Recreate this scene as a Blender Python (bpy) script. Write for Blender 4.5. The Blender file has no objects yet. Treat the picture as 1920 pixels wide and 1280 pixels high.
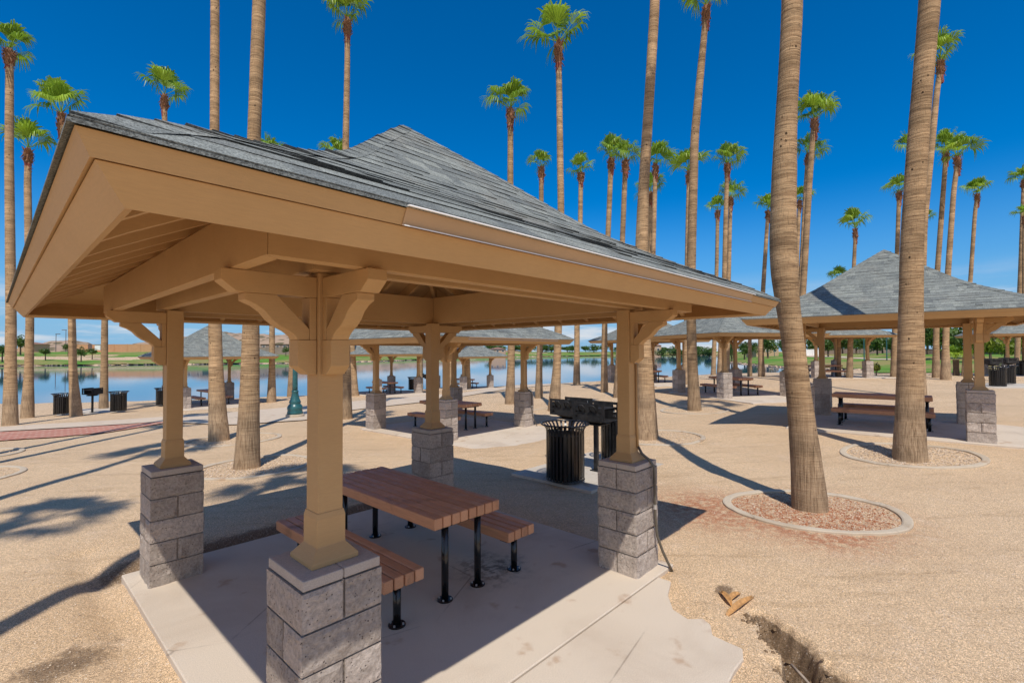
import bpy, bmesh, math, random
import numpy as np
from mathutils import Vector, Matrix

random.seed(7)
rng = np.random.default_rng(7)
C = bpy.context.scene.collection
SC = bpy.context.scene
R = math.radians

# ------------------------------------------------------------------ camera
CAM = np.array([-2.8723, -4.1960, 2.1730])
YAW, PITCH, ROLL, FPX = 0.8184, 0.0219, -0.0044, 918.61          # FPX: focal length in px of a 1920 px wide frame
cy, sy, cp, sp = math.cos(YAW), math.sin(YAW), math.cos(PITCH), math.sin(PITCH)
FWD = np.array([sy*cp, cy*cp, sp]); _r = np.array([cy, -sy, 0.0]); _u = np.cross(_r, FWD)
RGT = math.cos(ROLL)*_r + math.sin(ROLL)*_u
UPV = -math.sin(ROLL)*_r + math.cos(ROLL)*_u
F2 = np.array([sy, cy]); R2 = np.array([cy, -sy])
cam = bpy.data.cameras.new('camera'); co = bpy.data.objects.new('camera', cam); C.objects.link(co)
cam.sensor_width = 36.0; cam.lens = FPX/1920*36.0
cam.clip_start = 0.05; cam.clip_end = 6000
M = Matrix(((RGT[0], UPV[0], -FWD[0], CAM[0]), (RGT[1], UPV[1], -FWD[1], CAM[1]), (RGT[2], UPV[2], -FWD[2], CAM[2]), (0, 0, 0, 1)))
co.matrix_world = M
SC.camera = co

# ------------------------------------------------------------------ light and exposure
SUN_EL = 57.7
sun_az = math.atan2(-0.68, -0.735)              # direction towards the sun, seen from above, from +Y clockwise
SV = SC.view_settings
SV.view_transform = 'Standard'; SV.look = 'None'; SV.exposure = 0.0; SV.gamma = 1.0; SV.use_curve_mapping = False
w = bpy.data.worlds.new('World'); SC.world = w; w.use_nodes = True
nt = w.node_tree; nt.nodes.clear()
def wn(t, **k):
    n = nt.nodes.new(t)
    for a, b in k.items(): setattr(n, a, b)
    return n
out = wn('ShaderNodeOutputWorld'); bg = wn('ShaderNodeBackground'); bg.inputs['Strength'].default_value = 0.14
sky = wn('ShaderNodeTexSky', sky_type='NISHITA', sun_disc=False)
sky.sun_elevation = R(SUN_EL); sky.sun_rotation = sun_az; sky.altitude = 1000; sky.air_density = 1.0; sky.dust_density = 0.15; sky.ozone_density = 8.0
hs = wn('ShaderNodeHueSaturation'); hs.inputs['Saturation'].default_value = 1.45; hs.inputs['Value'].default_value = 1.0
nt.links.new(sky.outputs[0], hs.inputs['Color'])
# low fair-weather clouds over the horizon, plus added fill clouds behind the camera
tc = wn('ShaderNodeTexCoord'); sx = wn('ShaderNodeSeparateXYZ'); nt.links.new(tc.outputs['Generated'], sx.inputs[0])
def wm(op, a, b=None, c=None, clamp=False):
    n = wn('ShaderNodeMath', operation=op, use_clamp=clamp)
    for i, v in enumerate((a, b, c)):
        if v is None: continue
        if isinstance(v, (int, float)): n.inputs[i].default_value = v
        else: nt.links.new(v, n.inputs[i])
    return n.outputs[0]
zc = wm('MAXIMUM', sx.outputs[2], 0.0)
den = wm('ADD', zc, 0.16)
cx = wm('DIVIDE', sx.outputs[0], den); cyy = wm('DIVIDE', sx.outputs[1], den); cz = wm('MULTIPLY', sx.outputs[2], 26.0)
cmb = wn('ShaderNodeCombineXYZ'); nt.links.new(cx, cmb.inputs[0]); nt.links.new(cyy, cmb.inputs[1]); nt.links.new(cz, cmb.inputs[2])
cn = wn('ShaderNodeTexNoise'); cn.inputs['Scale'].default_value = 1.15; cn.inputs['Detail'].default_value = 8; cn.inputs['Roughness'].default_value = 0.58
nt.links.new(cmb.outputs[0], cn.inputs['Vector'])
cm_ = wn('ShaderNodeMapRange', interpolation_type='SMOOTHSTEP'); cm_.inputs[1].default_value = 0.42; cm_.inputs[2].default_value = 0.66
nt.links.new(cn.outputs['Fac'], cm_.inputs[0])
bk = wm('ADD', wm('MULTIPLY', sx.outputs[0], -sy), wm('MULTIPLY', sx.outputs[1], -cy))     # 1 behind the camera, where unseen clouds are added as fill
bkm = wn('ShaderNodeMapRange', interpolation_type='SMOOTHSTEP'); bkm.inputs[1].default_value = -0.25; bkm.inputs[2].default_value = 0.45; nt.links.new(bk, bkm.inputs[0])
b2 = wn('ShaderNodeMapRange', interpolation_type='SMOOTHSTEP'); b2.inputs[1].default_value = 0.45; b2.inputs[2].default_value = 0.80; b2.inputs[3].default_value = 1; b2.inputs[4].default_value = 0; nt.links.new(zc, b2.inputs[0])
cfill = wn('ShaderNodeMapRange', interpolation_type='SMOOTHSTEP'); cfill.inputs[1].default_value = 0.32; cfill.inputs[2].default_value = 0.52; nt.links.new(cn.outputs['Fac'], cfill.inputs[0])
b1 = wn('ShaderNodeMapRange', interpolation_type='SMOOTHSTEP'); b1.inputs[1].default_value = 0.03; b1.inputs[2].default_value = 0.15; b1.inputs[3].default_value = 1; b1.inputs[4].default_value = 0
nt.links.new(zc, b1.inputs[0])
cmask = wm('MAXIMUM', wm('MULTIPLY', wm('MULTIPLY', cm_.outputs[0], b1.outputs[0]), 0.8), wm('MULTIPLY', wm('MULTIPLY', cfill.outputs[0], b2.outputs[0]), wm('MULTIPLY', bkm.outputs[0], 0.62)))
hzf = wn('ShaderNodeMapRange', interpolation_type='SMOOTHSTEP'); hzf.inputs[1].default_value = 0.0; hzf.inputs[2].default_value = 0.30; hzf.inputs[3].default_value = 0.92; hzf.inputs[4].default_value = 0.0
nt.links.new(zc, hzf.inputs[0])
hmx = wn('ShaderNodeMixRGB'); nt.links.new(hzf.outputs[0], hmx.inputs[0]); nt.links.new(hs.outputs[0], hmx.inputs[1]); hmx.inputs[2].default_value = (1.55, 3.2, 5.0, 1)     # pale desert haze low over the horizon
mixc = wn('ShaderNodeMixRGB'); nt.links.new(cmask, mixc.inputs[0]); nt.links.new(hmx.outputs[0], mixc.inputs[1]); mixc.inputs[2].default_value = (5.6, 5.6, 5.7, 1)
nt.links.new(mixc.outputs[0], bg.inputs['Color']); nt.links.new(bg.outputs[0], out.inputs['Surface'])

sl = bpy.data.lights.new('sun', 'SUN'); sl.energy = 3.95; sl.angle = R(0.53); sl.color = (1.0, 0.94, 0.85)
so = bpy.data.objects.new('sun', sl); C.objects.link(so)
sd_ = Vector((-0.68, -0.735, 0)).normalized()*math.cos(R(SUN_EL)) + Vector((0, 0, math.sin(R(SUN_EL))))
so.rotation_euler = sd_.to_track_quat('Z', 'Y').to_euler(); so.location = (0, 0, 40)

# ------------------------------------------------------------------ helpers
def tag(o, label=None, cat=None, group=None, kind=None):
    if label: o['label'] = label
    if cat: o['category'] = cat
    if group: o['group'] = group
    if kind: o['kind'] = kind
    return o
def empty(name, loc=(0, 0, 0), rz=0, label=None, cat=None, group=None):
    o = bpy.data.objects.new(name, None); C.objects.link(o); o.empty_display_size = 0.2
    o.location = loc; o.rotation_euler = (0, 0, rz); tag(o, label, cat, group); return o
def copy_tree(o, parent=None, skip=()):
    c = o.copy(); C.objects.link(c); c.parent = parent
    for k in ('label', 'category', 'group'):
        if parent is None and k in c: del c[k]
    for ch in list(o.children):
        if ch.name.split('.')[0] in skip: continue
        copy_tree(ch, c, skip)
    return c
class MB:
    def __init__(s): s.v = []; s.f = []; s.t = []; s.n = 0
    def add(s, v, f, t=0.5):
        b = s.n; v = np.asarray(v, float).reshape(-1, 3); s.v.append(v); s.n += len(v)
        s.f += [tuple(b+i for i in q) for q in f]; s.t += ([t]*len(f) if np.isscalar(t) else list(t)); return s
    def box(s, c, d, rz=0, mat=None, t=0.5):
        x, y, z = d[0]/2, d[1]/2, d[2]/2
        v = np.array([(-x,-y,-z),(x,-y,-z),(x,y,-z),(-x,y,-z),(-x,-y,z),(x,-y,z),(x,y,z),(-x,y,z)])
        if rz: a, b = math.cos(rz), math.sin(rz); v = np.c_[v[:,0]*a-v[:,1]*b, v[:,0]*b+v[:,1]*a, v[:,2]]
        if mat is not None: v = v@np.array(mat).T
        return s.add(v+np.array(c), [(0,3,2,1),(4,5,6,7),(0,1,5,4),(1,2,6,5),(2,3,7,6),(3,0,4,7)], t)
    def prism(s, poly, fn, a, b, t=0.5):     # poly: list of 2-D points, fn(u,v,w)->xyz, extruded from w=a to w=b
        n = len(poly)
        v = [fn(p[0], p[1], a) for p in poly]+[fn(p[0], p[1], b) for p in poly]
        f = [tuple(range(n))[::-1], tuple(range(n, 2*n))]+[(i, (i+1) % n, n+(i+1) % n, n+i) for i in range(n)]
        return s.add(v, f, t)
    def tube(s, pts, r, seg=10, caps=True, t=0.5, phase=0.0):
        pts = np.asarray(pts, float); n = len(pts); r = np.broadcast_to(r, (n,))
        tan = np.gradient(pts, axis=0); tan /= np.linalg.norm(tan, axis=1)[:, None]+1e-12
        ref = np.array([0, 0, 1.0]) if abs(tan[0][2]) < 0.9 else np.array([1.0, 0, 0])
        v = []
        a = np.linspace(0, 2*math.pi, seg, endpoint=False)+phase
        for i in range(n):
            x = np.cross(ref, tan[i]); x /= np.linalg.norm(x)+1e-12; y = np.cross(tan[i], x)
            v.append(pts[i]+r[i]*(np.cos(a)[:, None]*x+np.sin(a)[:, None]*y))
        f = [(i*seg+j, i*seg+(j+1) % seg, (i+1)*seg+(j+1) % seg, (i+1)*seg+j) for i in range(n-1) for j in range(seg)]
        if caps: f += [tuple(range(seg))[::-1], tuple(range((n-1)*seg, n*seg))]
        return s.add(np.concatenate(v), f, t)
    def lathe(s, prof, seg=24, c=(0, 0, 0), caps=True, t=0.5):
        return s.tube_z([(0, 0, z) for r, z in prof], [r for r, z in prof], seg, c, caps, t)
    def tube_z(s, pts, rr, seg, c=(0, 0, 0), caps=True, t=0.5, wob=None):
        a = np.linspace(0, 2*math.pi, seg, endpoint=False); v = []
        for i, p in enumerate(pts):
            k = rr[i] if wob is None else rr[i]*wob(a, i)
            v.append(np.c_[p[0]+k*np.cos(a), p[1]+k*np.sin(a), np.full(seg, p[2])])
        n = len(pts)
        f = [(i*seg+j, i*seg+(j+1) % seg, (i+1)*seg+(j+1) % seg, (i+1)*seg+j) for i in range(n-1) for j in range(seg)]
        if caps: f += [tuple(range(seg))[::-1], tuple(range((n-1)*seg, n*seg))]
        return s.add(np.concatenate(v)+np.array(c), f, t)
    def build(s, name, mat, parent=None, bevel=0, smooth=False, tint=False, loc=None, seg=2):
        me = bpy.data.meshes.new(name)
        v = np.concatenate(s.v); me.from_pydata(v.tolist(), [], s.f); me.update()
        if tint:
            at = me.attributes.new('tint', 'FLOAT', 'FACE'); at.data.foreach_set('value', np.array(s.t, dtype=np.float32))
        if bevel:
            bm = bmesh.new(); bm.from_mesh(me); bmesh.ops.recalc_face_normals(bm, faces=bm.faces)
            es = [e for e in bm.edges if len(e.link_faces) == 2 and e.calc_face_angle(0) > R(28)]
            bmesh.ops.bevel(bm, geom=es, offset=bevel, segments=seg, profile=0.5, affect='EDGES', clamp_overlap=True)
            bm.to_mesh(me); bm.free()
        if smooth: me.polygons.foreach_set('use_smooth', [True]*len(me.polygons))
        me.materials.append(mat)
        o = bpy.data.objects.new(name, me); C.objects.link(o)
        if parent: o.parent = parent
        if loc is not None: o.location = loc
        return o
def link_mesh(name, me, parent=None, loc=(0, 0, 0), rot=(0, 0, 0), sc=(1, 1, 1)):
    o = bpy.data.objects.new(name, me); C.objects.link(o); o.parent = parent
    o.location = loc; o.rotation_euler = rot; o.scale = sc if hasattr(sc, '__len__') else (sc,)*3; return o

# smooth lattice value noise
_lat = rng.random((256, 256))
def vnoise(x, y, s=1.0, o=0):
    x = np.asarray(x)*s+o*17.3; y = np.asarray(y)*s+o*9.1
    xi = np.floor(x).astype(int); yi = np.floor(y).astype(int); fx = x-xi; fy = y-yi
    fx = fx*fx*(3-2*fx); fy = fy*fy*(3-2*fy)
    g = lambda a, b: _lat[a % 256, b % 256]
    return (g(xi, yi)*(1-fx)+g(xi+1, yi)*fx)*(1-fy)+(g(xi, yi+1)*(1-fx)+g(xi+1, yi+1)*fx)*fy-0.5
def fbm(x, y, s=1.0, n=4, o=0):
    r = 0; a = 1.0
    for i in range(n): r = r+a*vnoise(x, y, s*2**i, o+i); a *= 0.5
    return r

# ------------------------------------------------------------------ materials
class G:
    def __init__(s, name):
        s.m = bpy.data.materials.new(name); s.m.use_nodes = True; s.t = s.m.node_tree; s.t.nodes.clear()
        s.o = s.n('ShaderNodeOutputMaterial'); s.b = s.n('ShaderNodeBsdfPrincipled'); s.l(s.b.outputs[0], s.o.inputs[0])
    def n(s, t, **k):
        x = s.t.nodes.new(t)
        for a, b in k.items(): setattr(x, a, b)
        return x
    def l(s, a, b): s.t.links.new(a, b)
    def set(s, sock, v):
        if isinstance(v, (int, float)): sock.default_value = v
        elif isinstance(v, tuple): sock.default_value = v if len(v) == 4 or len(sock.default_value) == 3 else v+(1,)
        else: s.l(v, sock)
    def pos(s, kind='Object', sc=(1, 1, 1), loc=(0, 0, 0), rot=(0, 0, 0)):
        c = s.n('ShaderNodeTexCoord'); m = s.n('ShaderNodeMapping'); m.inputs['Scale'].default_value = sc; m.inputs['Location'].default_value = loc; m.inputs['Rotation'].default_value = rot
        s.l(c.outputs[kind], m.inputs[0]); return m.outputs[0]
    def noise(s, vec, scale, detail=4, rough=0.55, dist=0):
        x = s.n('ShaderNodeTexNoise'); s.l(vec, x.inputs['Vector']); x.inputs['Scale'].default_value = scale; x.inputs['Detail'].default_value = detail; x.inputs['Roughness'].default_value = rough; x.inputs['Distortion'].default_value = dist
        return x.outputs['Fac']
    def vor(s, vec, scale, feature='F1', out='Distance'):
        x = s.n('ShaderNodeTexVoronoi', feature=feature); s.l(vec, x.inputs['Vector']); x.inputs['Scale'].default_value = scale; return x.outputs[out]
    def ramp(s, f, lo, hi, a=0.0, b=1.0):
        x = s.n('ShaderNodeMapRange', interpolation_type='SMOOTHSTEP'); s.set(x.inputs[0], f); x.inputs[1].default_value = lo; x.inputs[2].default_value = hi; x.inputs[3].default_value = a; x.inputs[4].default_value = b; return x.outputs[0]
    def math(s, op, a, b=0.0, clamp=False):
        x = s.n('ShaderNodeMath', operation=op, use_clamp=clamp); s.set(x.inputs[0], a); s.set(x.inputs[1], b); return x.outputs[0]
    def mix(s, f, a, b, blend='MIX'):
        x = s.n('ShaderNodeMixRGB', blend_type=blend); s.set(x.inputs[0], f); s.set(x.inputs[1], a); s.set(x.inputs[2], b); return x.outputs[0]
    def attr(s, name, out='Fac'):
        x = s.n('ShaderNodeAttribute'); x.attribute_name = name; return x.outputs[out]
    def bump(s, h, strength=0.3, dist=0.01, prev=None):
        x = s.n('ShaderNodeBump'); s.l(h, x.inputs['Height']); x.inputs['Strength'].default_value = strength; x.inputs['Distance'].default_value = dist
        if prev is not None: s.l(prev, x.inputs['Normal'])
        return x.outputs[0]
    def done(s, col=None, rough=None, bump=None, spec=None, metal=None):
        if col is not None: s.set(s.b.inputs['Base Color'], col)
        if rough is not None: s.set(s.b.inputs['Roughness'], rough)
        if bump is not None: s.l(bump, s.b.inputs['Normal'])
        if spec is not None: s.b.inputs['Specular IOR Level'].default_value = spec
        if metal is not None: s.b.inputs['Metallic'].default_value = metal
        return s.m
def scalec(g, col, f):   # multiply a colour by a scalar socket
    x = g.n('ShaderNodeMixRGB', blend_type='MULTIPLY'); x.inputs[0].default_value = 1; g.set(x.inputs[1], col)
    c = g.n('ShaderNodeCombineXYZ'); [g.l(f, c.inputs[i]) for i in range(3)]; g.l(c.outputs[0], x.inputs[2]); return x.outputs[0]

def m_sand():
    g = G('decomposed granite'); p = g.pos('Object')
    col = (0.645, 0.458, 0.274)
    big = g.noise(p, 0.35, 5, 0.6); mid = g.noise(p, 2.2, 6, 0.65)
    m2 = g.n('ShaderNodeMapping'); m2.inputs['Scale'].default_value = (0.42, 2.6, 1); g.l(g.pos('Object', rot=(0, 0, 0.818)), m2.inputs[0])
    streak = g.noise(m2.outputs[0], 1.5, 7, 0.70)
    c = g.mix(g.ramp(big, 0.35, 0.7), col, (0.575, 0.402, 0.236))
    c = g.mix(g.ramp(streak, 0.525, 0.66, 0, 0.60), c, (0.43, 0.29, 0.155))
    crumbs = g.math('MULTIPLY', g.ramp(g.noise(p, 60, 4, 0.72), 0.60, 0.68), g.ramp(streak, 0.47, 0.60)); c = g.mix(g.math('MULTIPLY', crumbs, 0.75), c, (0.24, 0.155, 0.085))
    c = g.mix(g.ramp(mid, 0.52, 0.75, 0, 0.4), c, (0.68, 0.52, 0.37))
    damp_shade = g.math('ADD', g.attr('damp'), g.math('MULTIPLY', g.math('SUBTRACT', g.noise(p, 16, 6, 0.72), 0.5), 0.9)); c = g.mix(g.math('MULTIPLY', g.ramp(damp_shade, 0.34, 0.62), g.ramp(g.attr('damp'), 0.05, 0.8, 0.25, 0.95)), c, (0.15, 0.095, 0.05))  # damp soil and painted channel shade
    redn = g.math('MULTIPLY', g.attr('red'), g.ramp(g.noise(p, 9, 6, 0.7), 0.36, 0.58))
    c = g.mix(redn, c, (0.37, 0.115, 0.04))
    cell = g.n('ShaderNodeTexVoronoi'); g.l(p, cell.inputs['Vector']); cell.inputs['Scale'].default_value = 290
    hsv = g.n('ShaderNodeSeparateColor'); g.l(cell.outputs['Color'], hsv.inputs[0])
    f = g.ramp(hsv.outputs[0], 0.0, 1.0, 0.45, 1.5)
    cell2 = g.n('ShaderNodeTexVoronoi'); g.l(p, cell2.inputs['Vector']); cell2.inputs['Scale'].default_value = 140
    h2 = g.n('ShaderNodeSeparateColor'); g.l(cell2.outputs['Color'], h2.inputs[0])
    f = g.math('MULTIPLY', f, g.ramp(h2.outputs[1], 0.0, 1.0, 0.70, 1.28))
    c = scalec(g, c, f)
    hue = g.mix(g.math('MULTIPLY', h2.outputs[2], 0.26), c, (0.56, 0.42, 0.31)); c = hue
    white = g.ramp(h2.outputs[0], 0.965, 0.99, 0, 0.7); c = g.mix(white, c, (0.78, 0.68, 0.56))
    dark = g.ramp(hsv.outputs[2], 0.94, 0.97, 0, 0.6); c = g.mix(dark, c, (0.12, 0.08, 0.055))
    b = g.bump(g.noise(p, 5, 6, 0.7), 0.16, 0.04); b = g.bump(cell.outputs['Distance'], 0.35, 0.003, b); b = g.bump(cell2.outputs['Distance'], 0.25, 0.004, b)
    return g.done(c, 0.95, b, 0.2)
def m_concrete(name='concrete', col=(0.63, 0.535, 0.425), dark=(0.50, 0.405, 0.31)):
    g = G(name); p = g.pos('Object')
    a = g.noise(p, 0.9, 6, 0.62, 0.6); b_ = g.noise(p, 6, 6, 0.7); c_ = g.noise(p, 140, 3, 0.6)
    c = g.mix(g.ramp(a, 0.42, 0.72, 0, 0.75), col, dark)
    c = g.mix(g.ramp(b_, 0.5, 0.75, 0, 0.35), c, (0.60, 0.52, 0.43))
    rust = g.math('MULTIPLY', g.ramp(g.noise(p, 3.3, 3, 0.5), 0.61, 0.72), 0.5); c = g.mix(rust, c, (0.36, 0.20, 0.10))
    c = scalec(g, c, g.ramp(c_, 0.2, 0.8, 0.82, 1.16))
    cr = g.n('ShaderNodeTexVoronoi', feature='DISTANCE_TO_EDGE'); g.l(g.pos('Object', (1, 1, 1)), cr.inputs['Vector']); cr.inputs['Scale'].default_value = 0.55
    crk = g.math('MULTIPLY', g.ramp(cr.outputs['Distance'], 0.0, 0.006, 0.55, 0.0), g.ramp(a, 0.45, 0.6)); c = g.mix(crk, c, (0.16, 0.12, 0.09))
    b = g.bump(c_, 0.25, 0.003); b = g.bump(b_, 0.15, 0.01, b)
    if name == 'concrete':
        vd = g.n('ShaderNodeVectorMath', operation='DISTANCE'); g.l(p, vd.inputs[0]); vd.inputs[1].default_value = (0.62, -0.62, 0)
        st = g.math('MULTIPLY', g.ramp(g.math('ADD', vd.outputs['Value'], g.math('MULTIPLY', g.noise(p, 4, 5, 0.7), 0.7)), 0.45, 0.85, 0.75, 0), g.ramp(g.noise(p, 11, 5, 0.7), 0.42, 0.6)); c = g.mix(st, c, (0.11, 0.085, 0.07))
    return g.done(c, 0.88, b, 0.25)
def m_block():
    g = G('split-face block'); p = g.pos('Object')
    col = (0.500, 0.425, 0.362)
    info = g.n('ShaderNodeObjectInfo')
    a = g.noise(p, 7, 5, 0.65); b_ = g.noise(p, 42, 6, 0.72); h = g.vor(p, 48); hs_ = g.noise(p, 5, 2)
    c = g.mix(g.ramp(a, 0.35, 0.7), col, (0.405, 0.338, 0.288))
    c = scalec(g, c, g.ramp(b_, 0.25, 0.75, 0.72, 1.26))
    c = scalec(g, c, g.ramp(g.attr('tint'), 0, 1, 0.85, 1.15))
    pit = g.math('MULTIPLY', g.ramp(h, 0.13, 0.23, 1, 0), g.ramp(g.noise(p, 22, 2), 0.44, 0.54)); c = g.mix(g.math('MULTIPLY', pit, 0.85), c, (0.045, 0.03, 0.03))
    b = g.bump(b_, 0.9, 0.02); b = g.bump(g.math('MULTIPLY', pit, -1.0), 0.6, 0.012, b)
    return g.done(c, 0.95, b, 0.15)
def m_paint():
    g = G('tan paint'); p = g.pos('Object')
    a = g.noise(p, 2.0, 4, 0.6); gr = g.noise(g.pos('Object', (2, 2, 22)), 9, 5, 0.7); fine = g.noise(p, 180, 2, 0.6)
    c = g.mix(g.ramp(a, 0.35, 0.7), (0.545, 0.342, 0.155), (0.510, 0.316, 0.140))
    c = scalec(g, c, g.ramp(gr, 0.25, 0.75, 0.955, 1.04))
    b = g.bump(gr, 0.18, 0.006); b = g.bump(fine, 0.12, 0.002, b)
    return g.done(c, 0.62, b, 0.35)
def m_shingle():
    g = G('asphalt shingle'); p = g.pos('Object'); t = g.attr('tint')
    c = scalec(g, g.mix(g.math('MAXIMUM', t, 0.0), (0.140, 0.152, 0.146), (0.265, 0.278, 0.248)), g.ramp(t, -0.2, 0.0, 0.30, 1.0))  # negative tint darkens butt edges: black asphalt plus painted gap shadow between courses
    c = g.mix(g.ramp(g.noise(p, 1.3, 4, 0.6), 0.5, 0.72, 0, 0.45), c, (0.22, 0.20, 0.165))
    gn = g.noise(p, 260, 2, 0.6); gv = g.n('ShaderNodeTexVoronoi'); g.l(p, gv.inputs['Vector']); gv.inputs['Scale'].default_value = 240
    sc_ = g.n('ShaderNodeSeparateColor'); g.l(gv.outputs['Color'], sc_.inputs[0])
    c = scalec(g, c, g.ramp(sc_.outputs[0], 0, 1, 0.55, 1.5))
    c = scalec(g, c, g.ramp(g.noise(p, 14, 4, 0.6), 0.25, 0.75, 0.85, 1.13))
    return g.done(c, 0.92, g.bump(gn, 0.5, 0.004), 0.25)
def m_plastic():
    g = G('brown plastic lumber'); p = g.pos('Object'); t = g.attr('tint')
    c = g.mix(t, (0.52, 0.255, 0.138), (0.66, 0.340, 0.190))
    st = g.ramp(g.noise(p, 2.4, 5, 0.62), 0.56, 0.76, 0, 0.6); c = g.mix(st, c, (0.11, 0.055, 0.032))
    gr = g.noise(g.pos('Object', (40, 2, 40)), 2.5, 4, 0.6); c = scalec(g, c, g.ramp(gr, 0.3, 0.7, 0.9, 1.1))
    return g.done(c, g.ramp(g.noise(p, 9, 4), 0.3, 0.7, 0.42, 0.62), g.bump(gr, 0.15, 0.003), 0.4)
def m_simple(name, col, rough=0.5, metal=0.0, var=0.12, scale=8, bump=0.0, spec=0.5):
    g = G(name); p = g.pos('Object'); n_ = g.noise(p, scale, 5, 0.62)
    c = scalec(g, col, g.ramp(n_, 0.25, 0.75, 1-var, 1+var))
    return g.done(c, g.ramp(n_, 0.3, 0.7, rough*0.85, min(1, rough*1.15)), g.bump(n_, bump, 0.01) if bump else None, spec, metal)
def m_trunk():
    g = G('palm bark'); c0 = g.n('ShaderNodeTexCoord'); sp_ = g.n('ShaderNodeSeparateXYZ'); g.l(c0.outputs['Object'], sp_.inputs[0])
    z = sp_.outputs[2]
    rings = g.noise(g.pos('Object', (0.9, 0.9, 24)), 1.6, 5, 0.72); fine = g.noise(g.pos('Object', (2.2, 2.2, 62)), 1.6, 4, 0.7); vcr = g.noise(g.pos('Object', (70, 70, 9)), 1.0, 3, 0.65)
    fis = g.noise(g.pos('Object', (64, 64, 2.4)), 1.0, 5, 0.74); big = g.noise(g.pos('Object', (0.6, 0.6, 1.5)), 1.1, 4, 0.6)
    low = g.ramp(g.math('ADD', z, g.math('MULTIPLY', g.noise(g.pos('Object'), 1.5, 3), 1.2)), 1.0, 2.6, 1, 0)
    band = g.noise(g.pos('Object', (0.35, 0.35, 5.2)), 1.0, 3, 0.6)
    c = g.mix(g.ramp(rings, 0.34, 0.64), (0.33, 0.205, 0.108), (0.575, 0.385, 0.212))
    c = scalec(g, c, g.ramp(band, 0.36, 0.62, 0.83, 1.10))
    c = g.mix(g.ramp(fine, 0.40, 0.47, 0.72, 0), c, (0.115, 0.072, 0.042))
    cl = g.mix(g.ramp(fis, 0.38, 0.62), (0.275, 0.185, 0.112), (0.51, 0.365, 0.230))
    c = g.mix(g.ramp(vcr, 0.36, 0.42, 0.45, 0), c, (0.125, 0.078, 0.045)); c = g.mix(g.math('MULTIPLY', low, 0.94), c, cl)
    fcr = g.math('MULTIPLY', g.ramp(fis, 0.34, 0.42, 0.6, 0), g.math('MULTIPLY', low, 0.95)); c = g.mix(fcr, c, (0.11, 0.072, 0.045))
    c = scalec(g, c, g.ramp(big, 0.3, 0.7, 0.72, 1.22))
    holes = g.math('MULTIPLY', g.ramp(g.vor(g.pos('Object', (1, 1, 0.72)), 9.5), 0.13, 0.19, 0.9, 0), g.ramp(g.noise(g.pos('Object'), 2.2, 2), 0.54, 0.60)); c = g.mix(holes, c, (0.035, 0.022, 0.014))
    info = g.n('ShaderNodeObjectInfo'); c = scalec(g, c, g.ramp(info.outputs['Random'], 0, 1, 0.86, 1.12))
    b = g.bump(rings, 0.6, 0.03); b = g.bump(fis, 0.5, 0.02, b); b = g.bump(g.math('MULTIPLY', holes, -1.0), 0.6, 0.02, b)
    return g.done(c, 0.92, b, 0.15)
def m_leaf(name, a, b_, trans=0.35):
    g = G(name); t = g.attr('tint'); c = g.mix(t, a, b_)
    c = scalec(g, c, g.ramp(g.noise(g.pos('Object'), 2.5, 3), 0.3, 0.7, 0.8, 1.2))
    g.set(g.b.inputs['Base Color'], c); g.b.inputs['Roughness'].default_value = 0.42; g.b.inputs['Specular IOR Level'].default_value = 0.45
    tr = g.n('ShaderNodeBsdfTranslucent'); g.l(g.mix(0.5, c, (0.30, 0.42, 0.03)), tr.inputs[0])
    ms = g.n('ShaderNodeMixShader'); ms.inputs[0].default_value = trans; g.l(g.b.outputs[0], ms.inputs[1]); g.l(tr.outputs[0], ms.inputs[2]); g.l(ms.outputs[0], g.o.inputs[0])
    return g.m
def m_grass():
    g = G('lawn grass'); p = g.pos('Object')
    dry = g.ramp(g.noise(g.pos('Object', (1, 1, 1)), 0.045, 5, 0.62), 0.43, 0.60)
    c = g.mix(g.noise(p, 0.6, 5, 0.7), (0.075, 0.195, 0.020), (0.135, 0.300, 0.036))
    c = g.mix(g.math('MULTIPLY', dry, 0.85), c, (0.36, 0.255, 0.11))
    return g.done(c, 0.9, g.bump(g.noise(p, 9, 4, 0.7), 0.6, 0.08), 0.15)
def m_water():
    g = G('lake water'); p = g.pos('Object')
    rp = g.noise(g.pos('Object', (1, 1, 1)), 1.1, 4, 0.6)
    g.b.inputs['IOR'].default_value = 1.34
    return g.done((0.010, 0.085, 0.20), 0.03, g.bump(rp, 0.055, 0.05), 0.55)
def m_brickpave():
    g = G('red brick paving'); br = g.n('ShaderNodeTexBrick'); g.l(g.pos('Object', (1, 1, 1), rot=(0, 0, 0.4)), br.inputs['Vector'])
    br.inputs['Scale'].default_value = 1.7; br.inputs['Color1'].default_value = (0.40, 0.13, 0.085, 1); br.inputs['Color2'].default_value = (0.50, 0.19, 0.125, 1); br.inputs['Mortar'].default_value = (0.58, 0.44, 0.32, 1)
    br.inputs['Mortar Size'].default_value = 0.03; br.inputs['Brick Width'].default_value = 0.8; br.inputs['Row Height'].default_value = 0.4
    c = g.mix(g.ramp(g.noise(g.pos('Object'), 1.4, 5, 0.65), 0.5, 0.75, 0, 0.55), br.outputs[0], (0.58, 0.42, 0.28))
    return g.done(c, 0.9)
def m_hill():
    g = G('desert hill'); p = g.pos('Object')
    c = g.mix(g.noise(p, 0.02, 6, 0.65), (0.27, 0.185, 0.13), (0.50, 0.365, 0.255))
    sc_ = g.math('MULTIPLY', g.ramp(g.vor(p, 0.10), 0.34, 0.46, 1, 0), g.ramp(g.noise(p, 0.06, 2), 0.32, 0.46)); c = g.mix(g.math('MULTIPLY', sc_, 0.85), c, (0.10, 0.095, 0.05))
    return g.done(c, 1.0, None, 0.05)

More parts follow.
